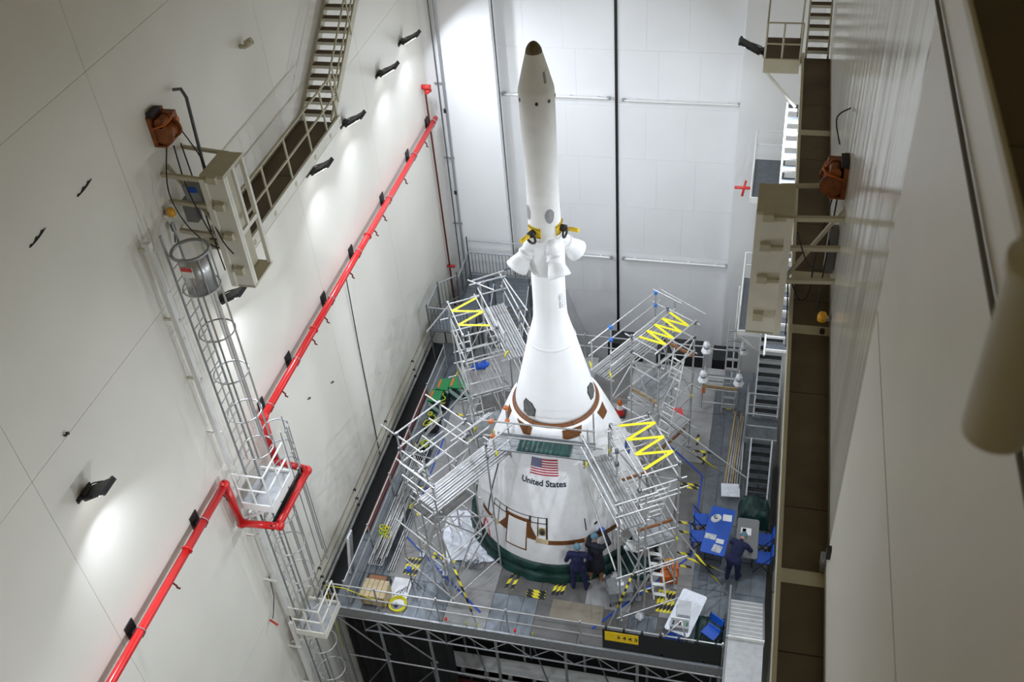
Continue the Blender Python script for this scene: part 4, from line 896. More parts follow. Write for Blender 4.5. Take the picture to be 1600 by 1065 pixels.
# ------------------------------------------------------------------ floor markings
def strip(x, y, L, wd, rz, label, m='hazard', group='hazard tape strips on the platform floor', z=.004):
    mb = B(-L/2, L/2, -wd/2, wd/2, 0, .003); o = mb.build('floor_tape', m, None, (0, 0, 0)); o.location = (x, y, z); o.rotation_euler = (0, 0, rz)
    return tag(o, label, 'tape', group)
H = PI/2
for i, (x, y, L, rz, lb) in enumerate((
    (-5.98, 17.2, .55, 1.35, 'left of two upright hazard strips before the hull'), (-5.80, 17.2, .55, 1.35, 'right of two upright hazard strips before the hull'),
    (-4.62, 17.2, .5, 1.45, 'left of three hazard strips by the worker in navy'), (-4.50, 17.2, .5, 1.45, 'middle of three hazard strips by the worker in navy'), (-4.38, 17.22, .42, 1.45, 'right of three hazard strips by the worker in navy'),
    (-9.6, 20.2, .5, .1, 'hazard strip on the left edge below the scaffold rails'), (-9.35, 19.15, .6, 0, 'hazard strip under the left gangway'), (-8.1, 17.75, .75, -.1, 'upper of two hazard strips below the left scaffold'), (-8.1, 17.62, .75, -.1, 'lower of two hazard strips below the left scaffold'),
    (-1.2, 21.75, .6, 0, 'hazard strip beside the blue line at right'), (-1.25, 21.62, .6, 0, 'second hazard strip beside the blue line at right'), (-1.22, 20.2, .55, 0, 'hazard strip under the right scaffold edge'), (-1.13, 19.85, .55, 0, 'next hazard strip under the right scaffold edge'),
    (-1.14, 19.05, .5, 0, 'third hazard strip inside the blue line at right'), (-1.12, 18.6, .5, 0, 'last hazard strip inside the blue line at right'), (-1.17, 23.7, .5, H, 'upright hazard strip at the far right'), (-.95, 23.2, .6, 0, 'far hazard strip near the long pipes'),
    (-.9, 22.9, .5, H, 'short upright hazard strip near the long pipes'), (-8.35, 23.7, .6, .2, 'hazard strip under the far left scaffold'), (-9.2, 23.6, .5, 0, 'hazard strip by the green bins'), (-7.6, 22.2, .6, 1.2, 'hazard strip by the hull at the far left'), (-8.6, 22.5, .5, .1, 'hazard strip between the far left scaffold legs'),
    (-.3, 25.3, .5, 0, 'hazard strip before the rolling stairs'), (-2.1, 17.55, .45, .1, 'hazard strip beside the grey cart'))):
    strip(x, y, L, .085, rz, lb)
for k in range(4): strip(-9.12+k*.11, 17.2, .62, .085, H, 'hazard strip in the upright cluster of four at near left')
for k in range(5): strip(-1.66+k*.10, 17.3, .75, .085, H, 'hazard strip in the upright cluster of five by the orange bag')
for k in range(3): strip(-5.12, 16.80+k*.095, .55, .085, 0, 'hazard strip in the cluster of three on the floor at front centre')
def bline(a, b, label):
    d = Vector(b)-Vector(a); c = (Vector(a)+Vector(b))/2; strip(c.x, c.y, d.length, .06, math.atan2(d.y, d.x), label, 'tape_blue', 'blue floor lines', .008)
bline((-9.48, 22.6), (-9.48, 18.25), 'blue line along the left of the platform floor'); bline((-9.48, 18.25), (-6.54, 16.0), 'slanting blue line at the front left of the floor')
bline((-2.38, 23.62), (-.89, 22.18), 'slanting blue line at the far right of the floor'); bline((-.89, 22.18), (-.92, 19.0), 'blue line along the right of the floor beside the blue table'); bline((-.92, 19.0), (-3.35, 16.05), 'slanting blue line at the front right of the floor')
tag(B(-4.6, -3.12, 16.2, 16.82, .003, .012).build('floor_plate', 'tan_plate'), 'flat tan plate on the floor near the front rail', 'plate')
tag(B(-9.35, -8.78, 15.85, 16.75, .003, .010).build('work_mat', 'paper'), 'white mat with tools on the floor near left corner', 'mat')
for k in range(5): 
    t = tag(MB().beam((-9.2+k*.06, 16.1+.1*(k % 2), .02), (-9.05+k*.05, 16.3+.06*k, .02), .015, .015).build('hand_tool', 'galv_dark'), 'small dark hand tool lying on the white mat', 'tool', 'tools on the white mat')
# ------------------------------------------------------------------ left side store: ladder beams, tubes, crate
def lattice(x0, x1, y0, y1, z, label):
    t = thing('ladder_beam', ((x0+x1)/2, (y0+y1)/2, z), label, 'scaffold beam', 'ladder beams stored along the left rail')
    for x in (x0, x1): pole('chord', (x, y0, z), (x, y1, z), .024, 'tube', t)
    n = int((y1-y0)/.3)
    for k in range(n+1): pole('rung', (x0, y0+k*.3, z), (x1, y0+k*.3, z), .016, 'galv', t)
    for k in range(5): pole('inner_bar', (x0+(x1-x0)*(k+1)/6, y0, z), (x0+(x1-x0)*(k+1)/6, y1, z), .01, 'tube', t)
lattice(-10.15, -9.75, 19.6, 22.2, .25, 'silver ladder beam lying along the left rail, far one'); lattice(-10.2, -9.78, 16.9, 19.5, .25, 'silver ladder beam lying along the left rail, near one')
for k in range(12):
    y0 = 16.9+random.uniform(0, .6); y1 = 19.6+random.uniform(-.4, 1.2); x = -10.15+k*.042+random.uniform(-.01, .01); dx = random.uniform(-.05, .12)
    o = MB().tube((x, y0, .31+.05*(k % 3)), (x+dx, y1, .31+.05*((k+1) % 3)), .024, 8).build('scaffold_tube', 'tube'); tag(o, 'loose silver scaffold tube in the bundle beside the left rail', 'tube', 'loose tubes beside the left rail')
for k in range(3):
    o = MB().tube((-9.62+k*.07, 16.9, .03), (-9.60+k*.07, 20.0-.3*k, .03), .026, 8).build('scaffold_tube', 'tube'); tag(o, 'silver scaffold tube lying on the floor right of the left bundle', 'tube', 'tubes on the floor at left')
for k, (y, nm) in enumerate(((24.0, 'farthest'), (22.9, 'second'), (21.6, 'third'), (18.1, 'nearest'))):
    t = thing('strap_pile', (-10.0, y, .25), 'pile of yellow and black straps by the left rail, %s from the viewer' % nm if nm == 'farthest' else 'pile of yellow and black straps by the left rail, %s one' % nm, 'straps', 'strap piles at left')
    for j in range(5):
        c = Vector((-10.0+random.uniform(-.15, .15), y+random.uniform(-.22, .22), .34+.03*j)); MB().ring(c, random.uniform(.07, .15), .022, (random.uniform(-.5, .5), random.uniform(-.5, .5), 1), 12, 5).build('strap_loop', 'lime' if j % 2 else ('yellow' if k % 2 else 'hazard'), t)
    B(-10.22, -9.78, y-.3, y+.3, .04, .26).build('black_tray', 'black_cloth', t)
bx = B(-10.82, -10.66, 18.2, 24.6, .0, .10).build('rail_curb', 'dark_red'); tag(bx, 'dark red curb beam along the left edge of the platform', 'beam')
cr_ = thing('wooden_crate', (-9.62, 15.95, 0), 'pale wooden crate in the near left corner of the platform', 'crate')
B(-9.98, -9.26, 15.66, 16.2, .06, .48).build('crate_body', 'crate_wood', cr_)
for k in range(5): B(-10.0+k*.15, -9.87+k*.15, 15.63, 16.23, .48, .505).build('lid_slat', 'crate_wood', cr_)
for y in (15.7, 16.1): B(-9.98, -9.26, y, y+.08, 0, .06).build('skid', 'wood', cr_)
for x in (-9.98, -9.32): B(x, x+.06, 15.63, 15.66, .06, .48).build('corner_batten', 'wood', cr_)
t = thing('tool_case', (-9.75, 16.5, 0), 'black tool case behind the wooden crate', 'case'); B(-10.1, -9.4, 16.36, 16.6, 0, .22).build('shell', 'black', t); B(-10.02, -9.5, 16.4, 16.56, .22, .23).build('lid_panel', 'wood_brown', t)
t = thing('cable_coil', (-8.98, 15.8, 0), 'coil of yellow cable on the floor in the near left corner', 'cable')
for k in range(5): MB().ring((-8.98+.01*k, 15.85-.01*k, .02+.03*(k % 3)), .22+.02*(k % 3), .016, (.04*k-.08, .05, 1), 22, 6).build('cable_loop', 'yellow', t)
MB().path([(-9.2, 15.8, .04), (-9.6, 15.52, .6), (-10.3, 15.45, 1.0), (-10.85, 15.45, 1.0), (-10.86, 15.4, 0), (-10.83, 15.36, -2)], .014, 6).build('cable_tail', 'yellow', t); block('plug', (-9.0, 15.78, .06), (.08, .1, .1), 'flag_blue', t)
t = thing('leaning_board', (-10.6, 16.75, 0), 'grey board leaning on the rail at the near left', 'board'); MB().obox((-10.62, 16.8, .85), (.15,.0,1), (0,1,0), (1,0,-.15), .85, .16, .03).build('panel', 'galv', t); MB().obox((-10.60, 16.63, .85), (.15,.0,1), (0,1,0), (1,0,-.15), .85, .012, .04).build('edge_strip', 'white_steel', t)
t = thing('camera_tripod', (-8.62, 16.3, 0), 'small tripod stand with blue top near the white mat', 'stand'); pole('column', (-8.75, 16.55, .05), (-8.7, 16.5, .8), .02, 'galv_dark', t); block('head', (-8.72, 16.5, .85), (.12, .12, .14), 'blue_plastic', t)
for a in (0, 2.1, 4.2): pole('leg', (-8.72, 16.5, .45), (-8.72+.25*math.cos(a), 16.5+.25*math.sin(a), .02), .014, 'galv_dark', t)
# green bins
for i, (x, y, lb) in enumerate(((-10.0, 24.4, 'left green bin with striped front in the far left row'), (-9.58, 24.55, 'middle green bin with striped front in the far left row'), (-9.16, 24.6, 'right green bin with striped front in the far left row'), (-10.12, 23.8, 'green bin standing apart in front of the row'))):
    t = thing('storage_bin', (x, y, 0), lb, 'bin', 'green storage bins'); w2, d2, hh = .19, .26, .6
    B(x-w2, x+w2, y-d2, y+d2, .02, hh-.06).build('bin_body', 'hazard_green', t); B(x-w2-.015, x+w2+.015, y-d2-.015, y+d2+.015, hh-.06, hh).build('lid', 'bin_green', t); block('handle', (x, y-d2-.02, hh-.12), (.14, .03, .04), 'black', t)
    if i != 2: block('label_tag', (x-w2+.06, y, hh+.004), (.07, .4, .008), 'orange', t)
# cones
def cone(x, y, label, rot=0, h=.72):
    t = thing('traffic_cone', (x, y, 0), label, 'cone', 'traffic cones'); P = [(0.03,.16),(.28*h/.72,.12)]; 
    B(x-.2, x+.2, y-.2, y+.2, 0, .035).build('base', 'rubber', t)
    MB().lathe((x, y, .03), [(0,.165),(.24,.118)], 20).build('lower_cone', 'red', t); MB().lathe((x, y, .03), [(.24,.118),(.42,.085)], 20).build('reflective_band', 'flag_white', t); MB().lathe((x, y, .03), [(.42,.085),(.70,.03),(.705,.001)], 20).build('tip', 'orange', t)
    return t
cone(-3.85, 24.5, 'orange traffic cone with white band behind the hull')
t = thing('red_case', (-1.95, 24.55, 0), 'red bag on the floor under the far right scaffold', 'bag'); MB().obox((-1.95, 24.5, .16), (1,.3,0), (-.3,1,0), (0,0,1), .2, .26, .15).build('bag_body', 'red', t); MB().ring((-1.95, 24.45, .36), .12, .02, (1, .3, 0), 12, 6, 0, PI).build('strap', 'black', t)
# dark goods in the gap behind the platform
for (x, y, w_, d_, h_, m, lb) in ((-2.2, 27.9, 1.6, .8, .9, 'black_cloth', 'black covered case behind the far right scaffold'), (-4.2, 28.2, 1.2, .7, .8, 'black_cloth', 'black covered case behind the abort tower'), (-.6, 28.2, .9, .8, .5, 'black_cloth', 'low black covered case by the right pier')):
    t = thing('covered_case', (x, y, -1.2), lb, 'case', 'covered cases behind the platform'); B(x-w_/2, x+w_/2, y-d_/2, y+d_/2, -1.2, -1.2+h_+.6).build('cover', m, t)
    for k in range(3): block('seam', (x-w_/2+(k+.5)*w_/3, y-d_/2-.01, -.9+h_/2), (.02, .02, h_*.8), 'rubber', t)
    for s in (-1, 1): pole('support_leg', (x+s*w_*.4, y, -8), (x+s*w_*.4, y, -1.2), .05, 'galv_dark', t)

# ------------------------------------------------------------------ rolling stairs with wrapped posts at far right
rs = thing('rolling_stairs', (-.6, 25.6, 0), 'silver rolling work stand with ladder and bagged posts at far right', 'work stand')
for x in (-1.2, -.05):
    for y in (25.2, 26.2): pole('upright', (x, y, .05), (x, y, 1.9 if y > 26 else 1.5), .026, 'tube', rs)
for y in (25.2, 26.2):
    for z in (.3, .9, 1.45): pole('rail', (-1.2, y, z+(.35 if y > 26 and z > 1 else 0)), (-.05, y, z+(.35 if y > 26 and z > 1 else 0)), .022, 'tube', rs)
for x in (-1.2, -.05): pole('rail', (x, 25.2, 1.0), (x, 26.2, 1.0), .022, 'tube', rs); pole('diagonal_brace', (x, 25.2, .2), (x, 26.2, 1.0), .02, 'tube', rs)
for k in range(3): B(-1.15, -.55, 25.3+k*.3, 25.55+k*.3, .88+.0*k, .93).build('deck_board', 'plank', rs)
for x in (-.52, -.12): pole('ladder_stile', (x, 25.05, .05), (x, 26.4, 2.9), .024, 'tube', rs)
for k in range(9): f = (k+.6)/9.5; c = lerp((-.32, 25.05, .05), (-.32, 26.4, 2.9), f); MB().obox(c, (1,0,0), (0,1,0), (0,0,1), .2, .06, .015).build('step', 'plank', rs)
B(-1.2, -.05, 25.16, 25.2, 1.0, 1.1).build('toe_board', 'wood', rs); B(-1.2, -1.1, 25.14, 25.16, .75, .98).build('orange_label', 'orange', rs)
pole('pole', (-.3, 26.6, 0), (-.3, 26.6, 4.2), .026, 'white_steel', rs)
for (x, y, z, lb) in ((-1.2, 26.2, 1.9, 'left bag on the rear posts'), (-.0, 26.25, 1.95, 'right bag on the rear posts'), (-1.2, 25.2, 1.5, 'left bag on the front posts'), (-.05, 25.2, 1.5, 'right bag on the front posts')):
    b_ = thing('post_bag', (x, y, z), 'white plastic bag tied over the stand, '+lb, 'bag', 'white bags on the stand')
    MB().lathe((x, y, z-.22), [(0,.17),(.06,.16),(.12,.07),(.16,.05),(.2,.08),(.28,.12),(.36,.09),(.42,.01)], 14, True, lambda t, k: .022*math.sin(t*5+k*1.7)+.012*math.sin(t*9)).build('bag_film', 'paper', b_)
    MB().ring((x, y, z-.07), .07, .014, (0, 0, 1), 12, 5).build('blue_tie', 'flag_blue', b_)
# long pipes stacked at right
for k in range(6):
    o = MB().tube((-.18+k*.075, 21.7, .06+.05*(k % 2)), (-.05+k*.065, 25.1-.2*(k % 3), .06+.05*((k+1) % 2)), .035, 10).build('long_pipe', 'plank' if k % 3 else 'wood'); tag(o, 'long pale pipe in the stack on the far right floor', 'pipe', 'long pipes on the right floor')
tag(MB().obox((.02, 21.5, .25), (1,.1,0), (-.1,.8,.5), (0,-.5,.8), .28, .2, .012).build('sheet_wrap', 'plastic_white'), 'crumpled clear plastic sheet behind the blue table', 'plastic sheet')

# ------------------------------------------------------------------ tables, chairs, papers
def table(name, label, cx, cy, L, wd, rz, m, h=.74):
    t = thing(name, (cx, cy, 0), label, 'table'); c, s = math.cos(rz), math.sin(rz)
    P = lambda x, y, z: Vector((cx+x*c-y*s, cy+x*s+y*c, z))
    n = 6; out = []
    rr = .07
    for (sx, sy, a0) in ((1, 1, 0), (-1, 1, 90), (-1, -1, 180), (1, -1, 270)):
        for k in range(n+1): a = math.radians(a0+90*k/n); out.append((sx*(wd/2-rr)+rr*math.cos(a), sy*(L/2-rr)+rr*math.sin(a)))
    V = [P(x, y, h-.035) for x, y in out]+[P(x, y, h) for x, y in out]; k = len(out)
    MB().add(V, [tuple(range(k))[::-1], tuple(range(k, 2*k))]+[(i, (i+1) % k, k+(i+1) % k, k+i) for i in range(k)]).build('table_top', m, t)
    for sy in (-1, 1):
        for sx in (-1, 1): pole('leg', P(sx*(wd/2-.12), sy*(L/2-.28), .01), P(sx*(wd/2-.12), sy*(L/2-.28), h-.03), .016, 'black', t)
        pole('leg_bar', P(-wd/2+.12, sy*(L/2-.28), .12), P(wd/2-.12, sy*(L/2-.28), .12), .014, 'black', t); pole('leg_stay', P(0, sy*(L/2-.28), .3), P(0, sy*.2, h-.04), .012, 'black', t)
    return P
P1 = table('folding_table', 'blue folding table with papers at the right of the platform', -.22, 19.48, 1.75, .70, -.12, 'blue_plastic')
P2 = table('folding_table', 'grey folding table with the leaning worker at the right', .62, 19.35, 1.42, .62, 0, 'grey_plastic')
def sheet(P, x, y, w_, l_, label, m='paper', a=0):
    q = MB().obox(P(x, y, .745), P(math.cos(a), math.sin(a), 0)-P(0, 0, 0), P(-math.sin(a), math.cos(a), 0)-P(0, 0, 0), (0, 0, 1), w_/2, l_/2, .004).build('paper_sheet', m)
    return tag(q, label, 'paper', 'papers on the tables')
sheet(P1, .17, .52, .26, .24, 'paired white sheets on the far end of the blue table', a=.1); sheet(P1, -.16, -.28, .32, .2, 'packet of small parts on the blue table near chairs', 'paper_print'); sheet(P1, .13, -.38, .22, .16, 'white sheet at the middle of the blue table edge'); sheet(P1, .10, -.66, .26, .26, 'printed sheet at the near end of the blue table', 'paper_print', -.15)
sheet(P2, -.05, .22, .3, .26, 'open white sheets on the grey table', 'paper'); sheet(P2, -.1, .22, .1, .2, 'small printed card lying on the grey table sheets', 'paper_print')
t = thing('tool_pouch', P1(-.14, .42, .74), 'white pouch with a tool on the blue table', 'pouch'); c_ = P1(-.14, .42, .74); MB().lathe(c_, [(0,.15),(.03,.14),(.05,.10),(.055,.01)], 14, True, lambda a, k: .03*math.sin(2*a)).build('pouch', 'paper', t); MB().ring(c_+Vector((0, 0, .07)), .06, .012, (0, 0, 1), 12, 5, 0, 4).build('tool', 'black', t)
def chair(cx, cy, rz, label):
    t = thing('folding_chair', (cx, cy, 0), label, 'chair', 'blue folding chairs'); c, s = math.cos(rz), math.sin(rz); P = lambda x, y, z: Vector((cx+x*c-y*s, cy+x*s+y*c, z))
    X = P(1, 0, 0)-P(0, 0, 0); Y = P(0, 1, 0)-P(0, 0, 0)
    MB().obox(P(0, 0, .45), X, Y, (0, 0, 1), .21, .2, .018).build('seat', 'blue_plastic', t); MB().obox(P(0, -.24, .72), X, (Y*-.15+Vector((0, 0, 1))), Y, .21, .13, .014).build('backrest', 'blue_plastic', t)
    for sx in (-.22, .22): pole('frame_leg', P(sx, .24, .01), P(sx, -.28, .86), .014, 'black', t); pole('rear_leg', P(sx, -.24, .01), P(sx, .1, .44), .014, 'black', t)
    pole('cross_bar', P(-.22, -.2, .12), P(.22, -.2, .12), .012, 'black', t)
chair(-.72, 20.05, -1.45, 'blue folding chair left of the blue table, far one'); chair(-.76, 19.4, -1.45, 'blue folding chair left of the blue table, near one')
chair(1.10, 19.6, 1.57, 'blue folding chair right of the grey table, far one'); chair(1.10, 18.95, 1.57, 'blue folding chair right of the grey table, near one'); chair(-.12, 16.25, 2.6, 'blue folding chair alone behind the front guard rail'); 
# green tarps
def tarp(x0, x1, y0, y1, z, h, label, seed):
    rnd = random.Random(seed); nx, ny = 22, 16; V = []
    for j in range(ny+1):
        for i in range(nx+1):
            u, v = i/nx, j/ny; e = min(u, 1-u, v, 1-v)*9; V.append((x0+(x1-x0)*u+rnd.uniform(-.01, .01), y0+(y1-y0)*v+rnd.uniform(-.01, .01), z+.01+min(1, e)*h*(.7+.3*math.sin(u*7+seed)*math.cos(v*5))+.02*abs(math.sin(u*19+v*13))))
    n = len(V); V += [(x, y, z) for x, y, _ in V]
    F = [(j*(nx+1)+i, j*(nx+1)+i+1, (j+1)*(nx+1)+i+1, (j+1)*(nx+1)+i) for j in range(ny) for i in range(nx)]
    for i in range(nx): F += [(i, n+i, n+i+1, i+1), (ny*(nx+1)+i+1, n+ny*(nx+1)+i+1, n+ny*(nx+1)+i, ny*(nx+1)+i)]
    for j in range(ny): F += [((j+1)*(nx+1), n+(j+1)*(nx+1), n+j*(nx+1), j*(nx+1)), (j*(nx+1)+nx, n+j*(nx+1)+nx, n+(j+1)*(nx+1)+nx, (j+1)*(nx+1)+nx)]
    return tag(MB().add(V, F, True).build('green_tarp', 'tarp_green'), label, 'tarp')
tarp(.30, 1.24, 20.3, 21.2, 0, .75, 'dark green tarp over goods behind the grey table', 2); tarp(-.55, .2, 15.7, 17.0, 0, .1, 'crumpled green tarp on the floor behind the white desk', 5); tarp(-3.1, -2.0, 17.9, 18.75, 0, .12, 'crumpled green tarp on the floor under the right gangway', 8)
# white covered desk with electronics
P3 = table('covered_desk', 'desk covered in white plastic by the front guard rail', -.84, 16.55, 1.42, .70, -.27, 'plastic_white', .72)
t = thing('plastic_box', P3(-.1, -.05, .72), 'clear plastic box on the white covered desk', 'box'); a_ = P3(-.04, -.02, .72); B(a_.x-.17, a_.x+.17, a_.y-.22, a_.y+.22, .722, .92).build('tub', 'clear_box', t); B(a_.x-.18, a_.x+.18, a_.y-.23, a_.y+.23, .92, .935).build('lid', 'clear_box', t)
t = thing('electronics_box', P3(-.05, -.55, .72), 'open metal electronics box on the near end of the white desk', 'box'); a_ = P3(.02, -.52, .72); B(a_.x-.24, a_.x+.24, a_.y-.13, a_.y+.13, .722, .90).build('case', 'box_grey', t); B(a_.x-.24, a_.x+.24, a_.y+.12, a_.y+.15, .9, .96).build('lid_edge', 'white_steel', t)
for k in range(5): MB().tube((a_.x-.18+k*.09, a_.y-.05, .9), (a_.x-.16+k*.09, a_.y+.05, .94), .022, 8).build('component', ('rubber', 'galv', 'black', 'vent_grey', 'bin_green')[k], t)
t = thing('blue_bin', (-1.1, 15.85, 0), 'round blue bin under the white desk by the rail', 'bin'); MB().lathe((-1.1, 15.85, 0), [(0,.2),(.02,.2),(.42,.25),(.45,.25),(.45,.22),(.1,.18),(.1,.001)], 22).build('tub', 'blue_plastic', t); MB().ring((-1.1, 15.85, .5), .2, .012, (1, .3, 0), 12, 5, 0, PI).build('bail_handle', 'black', t)
for (a, b) in (((-1.3, 15.5, 1.05), (-.9, 15.75, 1.5)), ((-.9, 15.75, 1.5), (-.75, 15.5, 1.0))): tag(MB().tube(a, b, .022, 8).build('brace_tube', 'tube'), 'short silver brace tube clamped to the front guard rail', 'tube', 'brace tubes on the front rail')
# bag, small ladder, cart, bottle
t = thing('duffel_bag', (-1.5, 18.15, 0), 'orange and yellow duffel bag below the right scaffold', 'bag'); MB().lathe((0, 0, 0), [(0,.001)], 4)
for (y, m) in ((18.0, 'orange'), (18.28, 'orange')): MB().obox((-1.46, y, .2), (1,.2,0), (-.2,1,0), (0,0,1), .24, .12, .17).build('bag_section', m, t)
MB().tube((-1.66, 18.42, .22), (-1.3, 18.5, .22), .15, 16).build('end_roll', 'amber', t); MB().ring((-1.45, 18.3, .38), .14, .022, (1, .2, 0), 12, 6, 0, PI).build('carry_strap', 'black', t); block('black_pouch', (-1.85, 18.35, .14), (.35, .3, .28), 'black_cloth', t)
t = thing('step_ladder', (-1.75, 17.85, 0), 'small white step ladder leaning at the right scaffold foot', 'ladder')
for s in (-.17, .17): MB().beam((-1.62+s, 17.3, .02), (-1.9+s, 17.95, 1.55), .045, .03).build('stile', 'white_steel', t)
for k in range(5): c = lerp((-1.62, 17.3, .02), (-1.9, 17.95, 1.55), (k+.6)/5.3); MB().obox(c, (1,0,0), (0,1,0), (0,0,1), .17, .05, .014).build('tread', 'white_steel', t)
t = thing('grey_cart', (-2.75, 17.2, 0), 'low grey tool cart right of the two workers', 'cart'); cc = (-2.75, 17.2)
MB().obox((*cc, .56), (1,.35,0), (-.35,1,0), (0,0,1), .34, .27, .025).build('top_shelf', 'galv', t); MB().obox((*cc, .2), (1,.35,0), (-.35,1,0), (0,0,1), .34, .27, .02).build('lower_shelf', 'galv', t)
for sx in (-1, 1):
    for sy in (-1, 1): x = cc[0]+sx*.31*.944-sy*.24*.33; y = cc[1]+sx*.31*.33+sy*.24*.944; pole('leg', (x, y, .06), (x, y, .56), .018, 'galv', t); MB().tube((x-.02, y, .05), (x+.02, y, .05), .05, 10).build('wheel', 'rubber', t)
MB().obox((cc[0]+.02, cc[1]+.05, .59), (1,.2,0), (-.2,1,0), (0,0,1), .09, .06, .01).build('notepad', 'paper', t)
for (x, y, z, s, lb) in ((-2.95, 17.85, .0, .16, 'crumpled white rag by the workers feet'), (-2.1, 16.65, 0, .12, 'white bag tied at the foot of the raking pole'), (-3.55, 18.6, .0, .14, 'crumpled white plastic under the right gangway')):
    o = MB().lathe((x, y, z), [(0.005,s*.9),(s*.5,s*1.05),(s*1.1,s*.7),(s*1.5,s*.4),(s*1.7,.01)], 14, True, lambda a, k: s*.22*math.sin(a*4+k*1.9)+s*.1*math.sin(a*9+k)).build('white_rag', 'paper'); tag(o, lb, 'bag')
t = thing('white_pad', (-2.3, 18.2, .6), 'white padded sheet hung in the right scaffold', 'pad'); MB().obox((-2.45, 17.75, 1.7), (1,-.3,.2), (.3,1,.2), (-.2,-.1,1), .22, .14, .05).build('pad', 'paper', t); pole('strap', (-2.45, 17.75, 1.75), (-2.45, 17.75, 2.2), .012, 'white_steel', t)
# white plastic film spread under the left gangway
V = []; nx, ny = 26, 26
for j in range(ny+1):
    for i in range(nx+1): 
        u, v = i/nx, j/ny; V.append((-8.05+1.75*u-.5*v+.06*math.sin(9*v+i), 17.5+1.9*v+.35*u+.05*math.sin(8*u+j), .012+.055*abs(math.sin(u*17+3*math.sin(v*9)))*abs(math.sin(v*15+u*6))))
n = len(V); V += [(x, y, .004) for x, y, _ in V]
tag(MB().add(V, [(j*(nx+1)+i, j*(nx+1)+i+1, (j+1)*(nx+1)+i+1, (j+1)*(nx+1)+i) for j in range(ny) for i in range(nx)], True).build('floor_film', 'plastic_white'), 'crumpled white plastic film on the floor under the left gangway', 'plastic sheet')
t = thing('wire_tangle', (-7.1, 17.75, 0), 'tangle of thin grey wires on the floor beside the green skirt', 'wires')
for k in range(7): MB().ring((-7.15+random.uniform(-.2, .2), 17.7+random.uniform(-.15, .15), .05), random.uniform(.12, .3), .010, (random.uniform(-.4, .4), random.uniform(-.4, .4), 1), 14, 5, random.uniform(0, 2), random.uniform(4, 6)).build('wire', 'galv_dark', t)
# pieces on the lower level seen under the platform front
t = thing('white_gantry', (-6.5, 16.9, -5.6), 'white beam of a machine on the lower level under the platform front', 'machine')
B(-9.0, -2.4, 17.2, 17.75, -5.45, -5.15).build('main_beam', 'white_steel', t); B(-9.0, -2.4, 17.2, 17.25, -5.65, -5.1).build('web_plate', 'white_steel', t)
for k in range(8): B(-8.8+k*.8, -8.68+k*.8, 17.1, 17.2, -5.5, -5.15).build('stiffener', 'box_grey', t)
for x in (-8.8, -2.6): B(x-.1, x+.1, 17.3, 17.6, -8, -5.45).build('column', 'white_steel', t)
B(-8.3, -7.0, 16.6, 17.1, -6.3, -5.7).build('machinery', 'dark_red', t); B(-7.0, -6.6, 16.6, 17.1, -6.2, -5.7).build('machinery', 'amber', t)
t = thing('blue_drum', (-9.3, 17.5, -8), 'dark blue covered drum on the lower level at left', 'drum'); MB().lathe((-9.3, 17.6, -8), [(0,.4),(.05,.42),(1.8,.42),(1.85,.38),(1.86,.01)], 20).build('drum_shell', 'flag_blue', t); MB().ring((-9.3, 17.6, -7.1), .425, .02, (0, 0, 1), 20, 5).build('hoop', 'galv_dark', t)
# ------------------------------------------------------------------ people
def capsule(mb, p, q, r1, r2, n=12):
    p = Vector(p); q = Vector(q); d = (q-p); L = d.length; d.normalize(); u = Vector((0,0,1)) if abs(d.z) < .9 else Vector((1,0,0)); a = d.cross(u).normalized(); b = a.cross(d)
    rings = []
    for k in range(4): t = -PI/2+PI/2*k/3.0; rings.append((p+d*(r1*math.sin(t)), max(.001, r1*math.cos(t))))
    for k in range(4): t = PI/2*k/3.0; rings.append((q+d*(r2*math.sin(t)), max(.001, r2*math.cos(t))))
    V = [c+(a*math.cos(2*PI*i/n)+b*math.sin(2*PI*i/n))*r for c, r in rings for i in range(n)]
    m = len(rings); F = [(k*n+i, k*n+(i+1) % n, (k+1)*n+(i+1) % n, (k+1)*n+i) for k in range(m-1) for i in range(n)]+[tuple(range(n))[::-1], tuple((m-1)*n+i for i in range(n))]
    mb.add(V, F, True)
def ellip(mb, c, rx, ry, rz, rot=None, n=16, m=10):
    R = rot or Matrix.Identity(3); V = []
    for k in range(m+1):
        t = -PI/2+PI*k/m
        for i in range(n): V.append(Vector(c)+R @ Vector((rx*max(.01, math.cos(t))*math.cos(2*PI*i/n), ry*max(.01, math.cos(t))*math.sin(2*PI*i/n), rz*math.sin(t))))
    mb.add(V, [(k*n+i, k*n+(i+1) % n, (k+1)*n+(i+1) % n, (k+1)*n+i) for k in range(m) for i in range(n)]+[tuple(range(n))[::-1], tuple(m*n+i for i in range(n))], True)
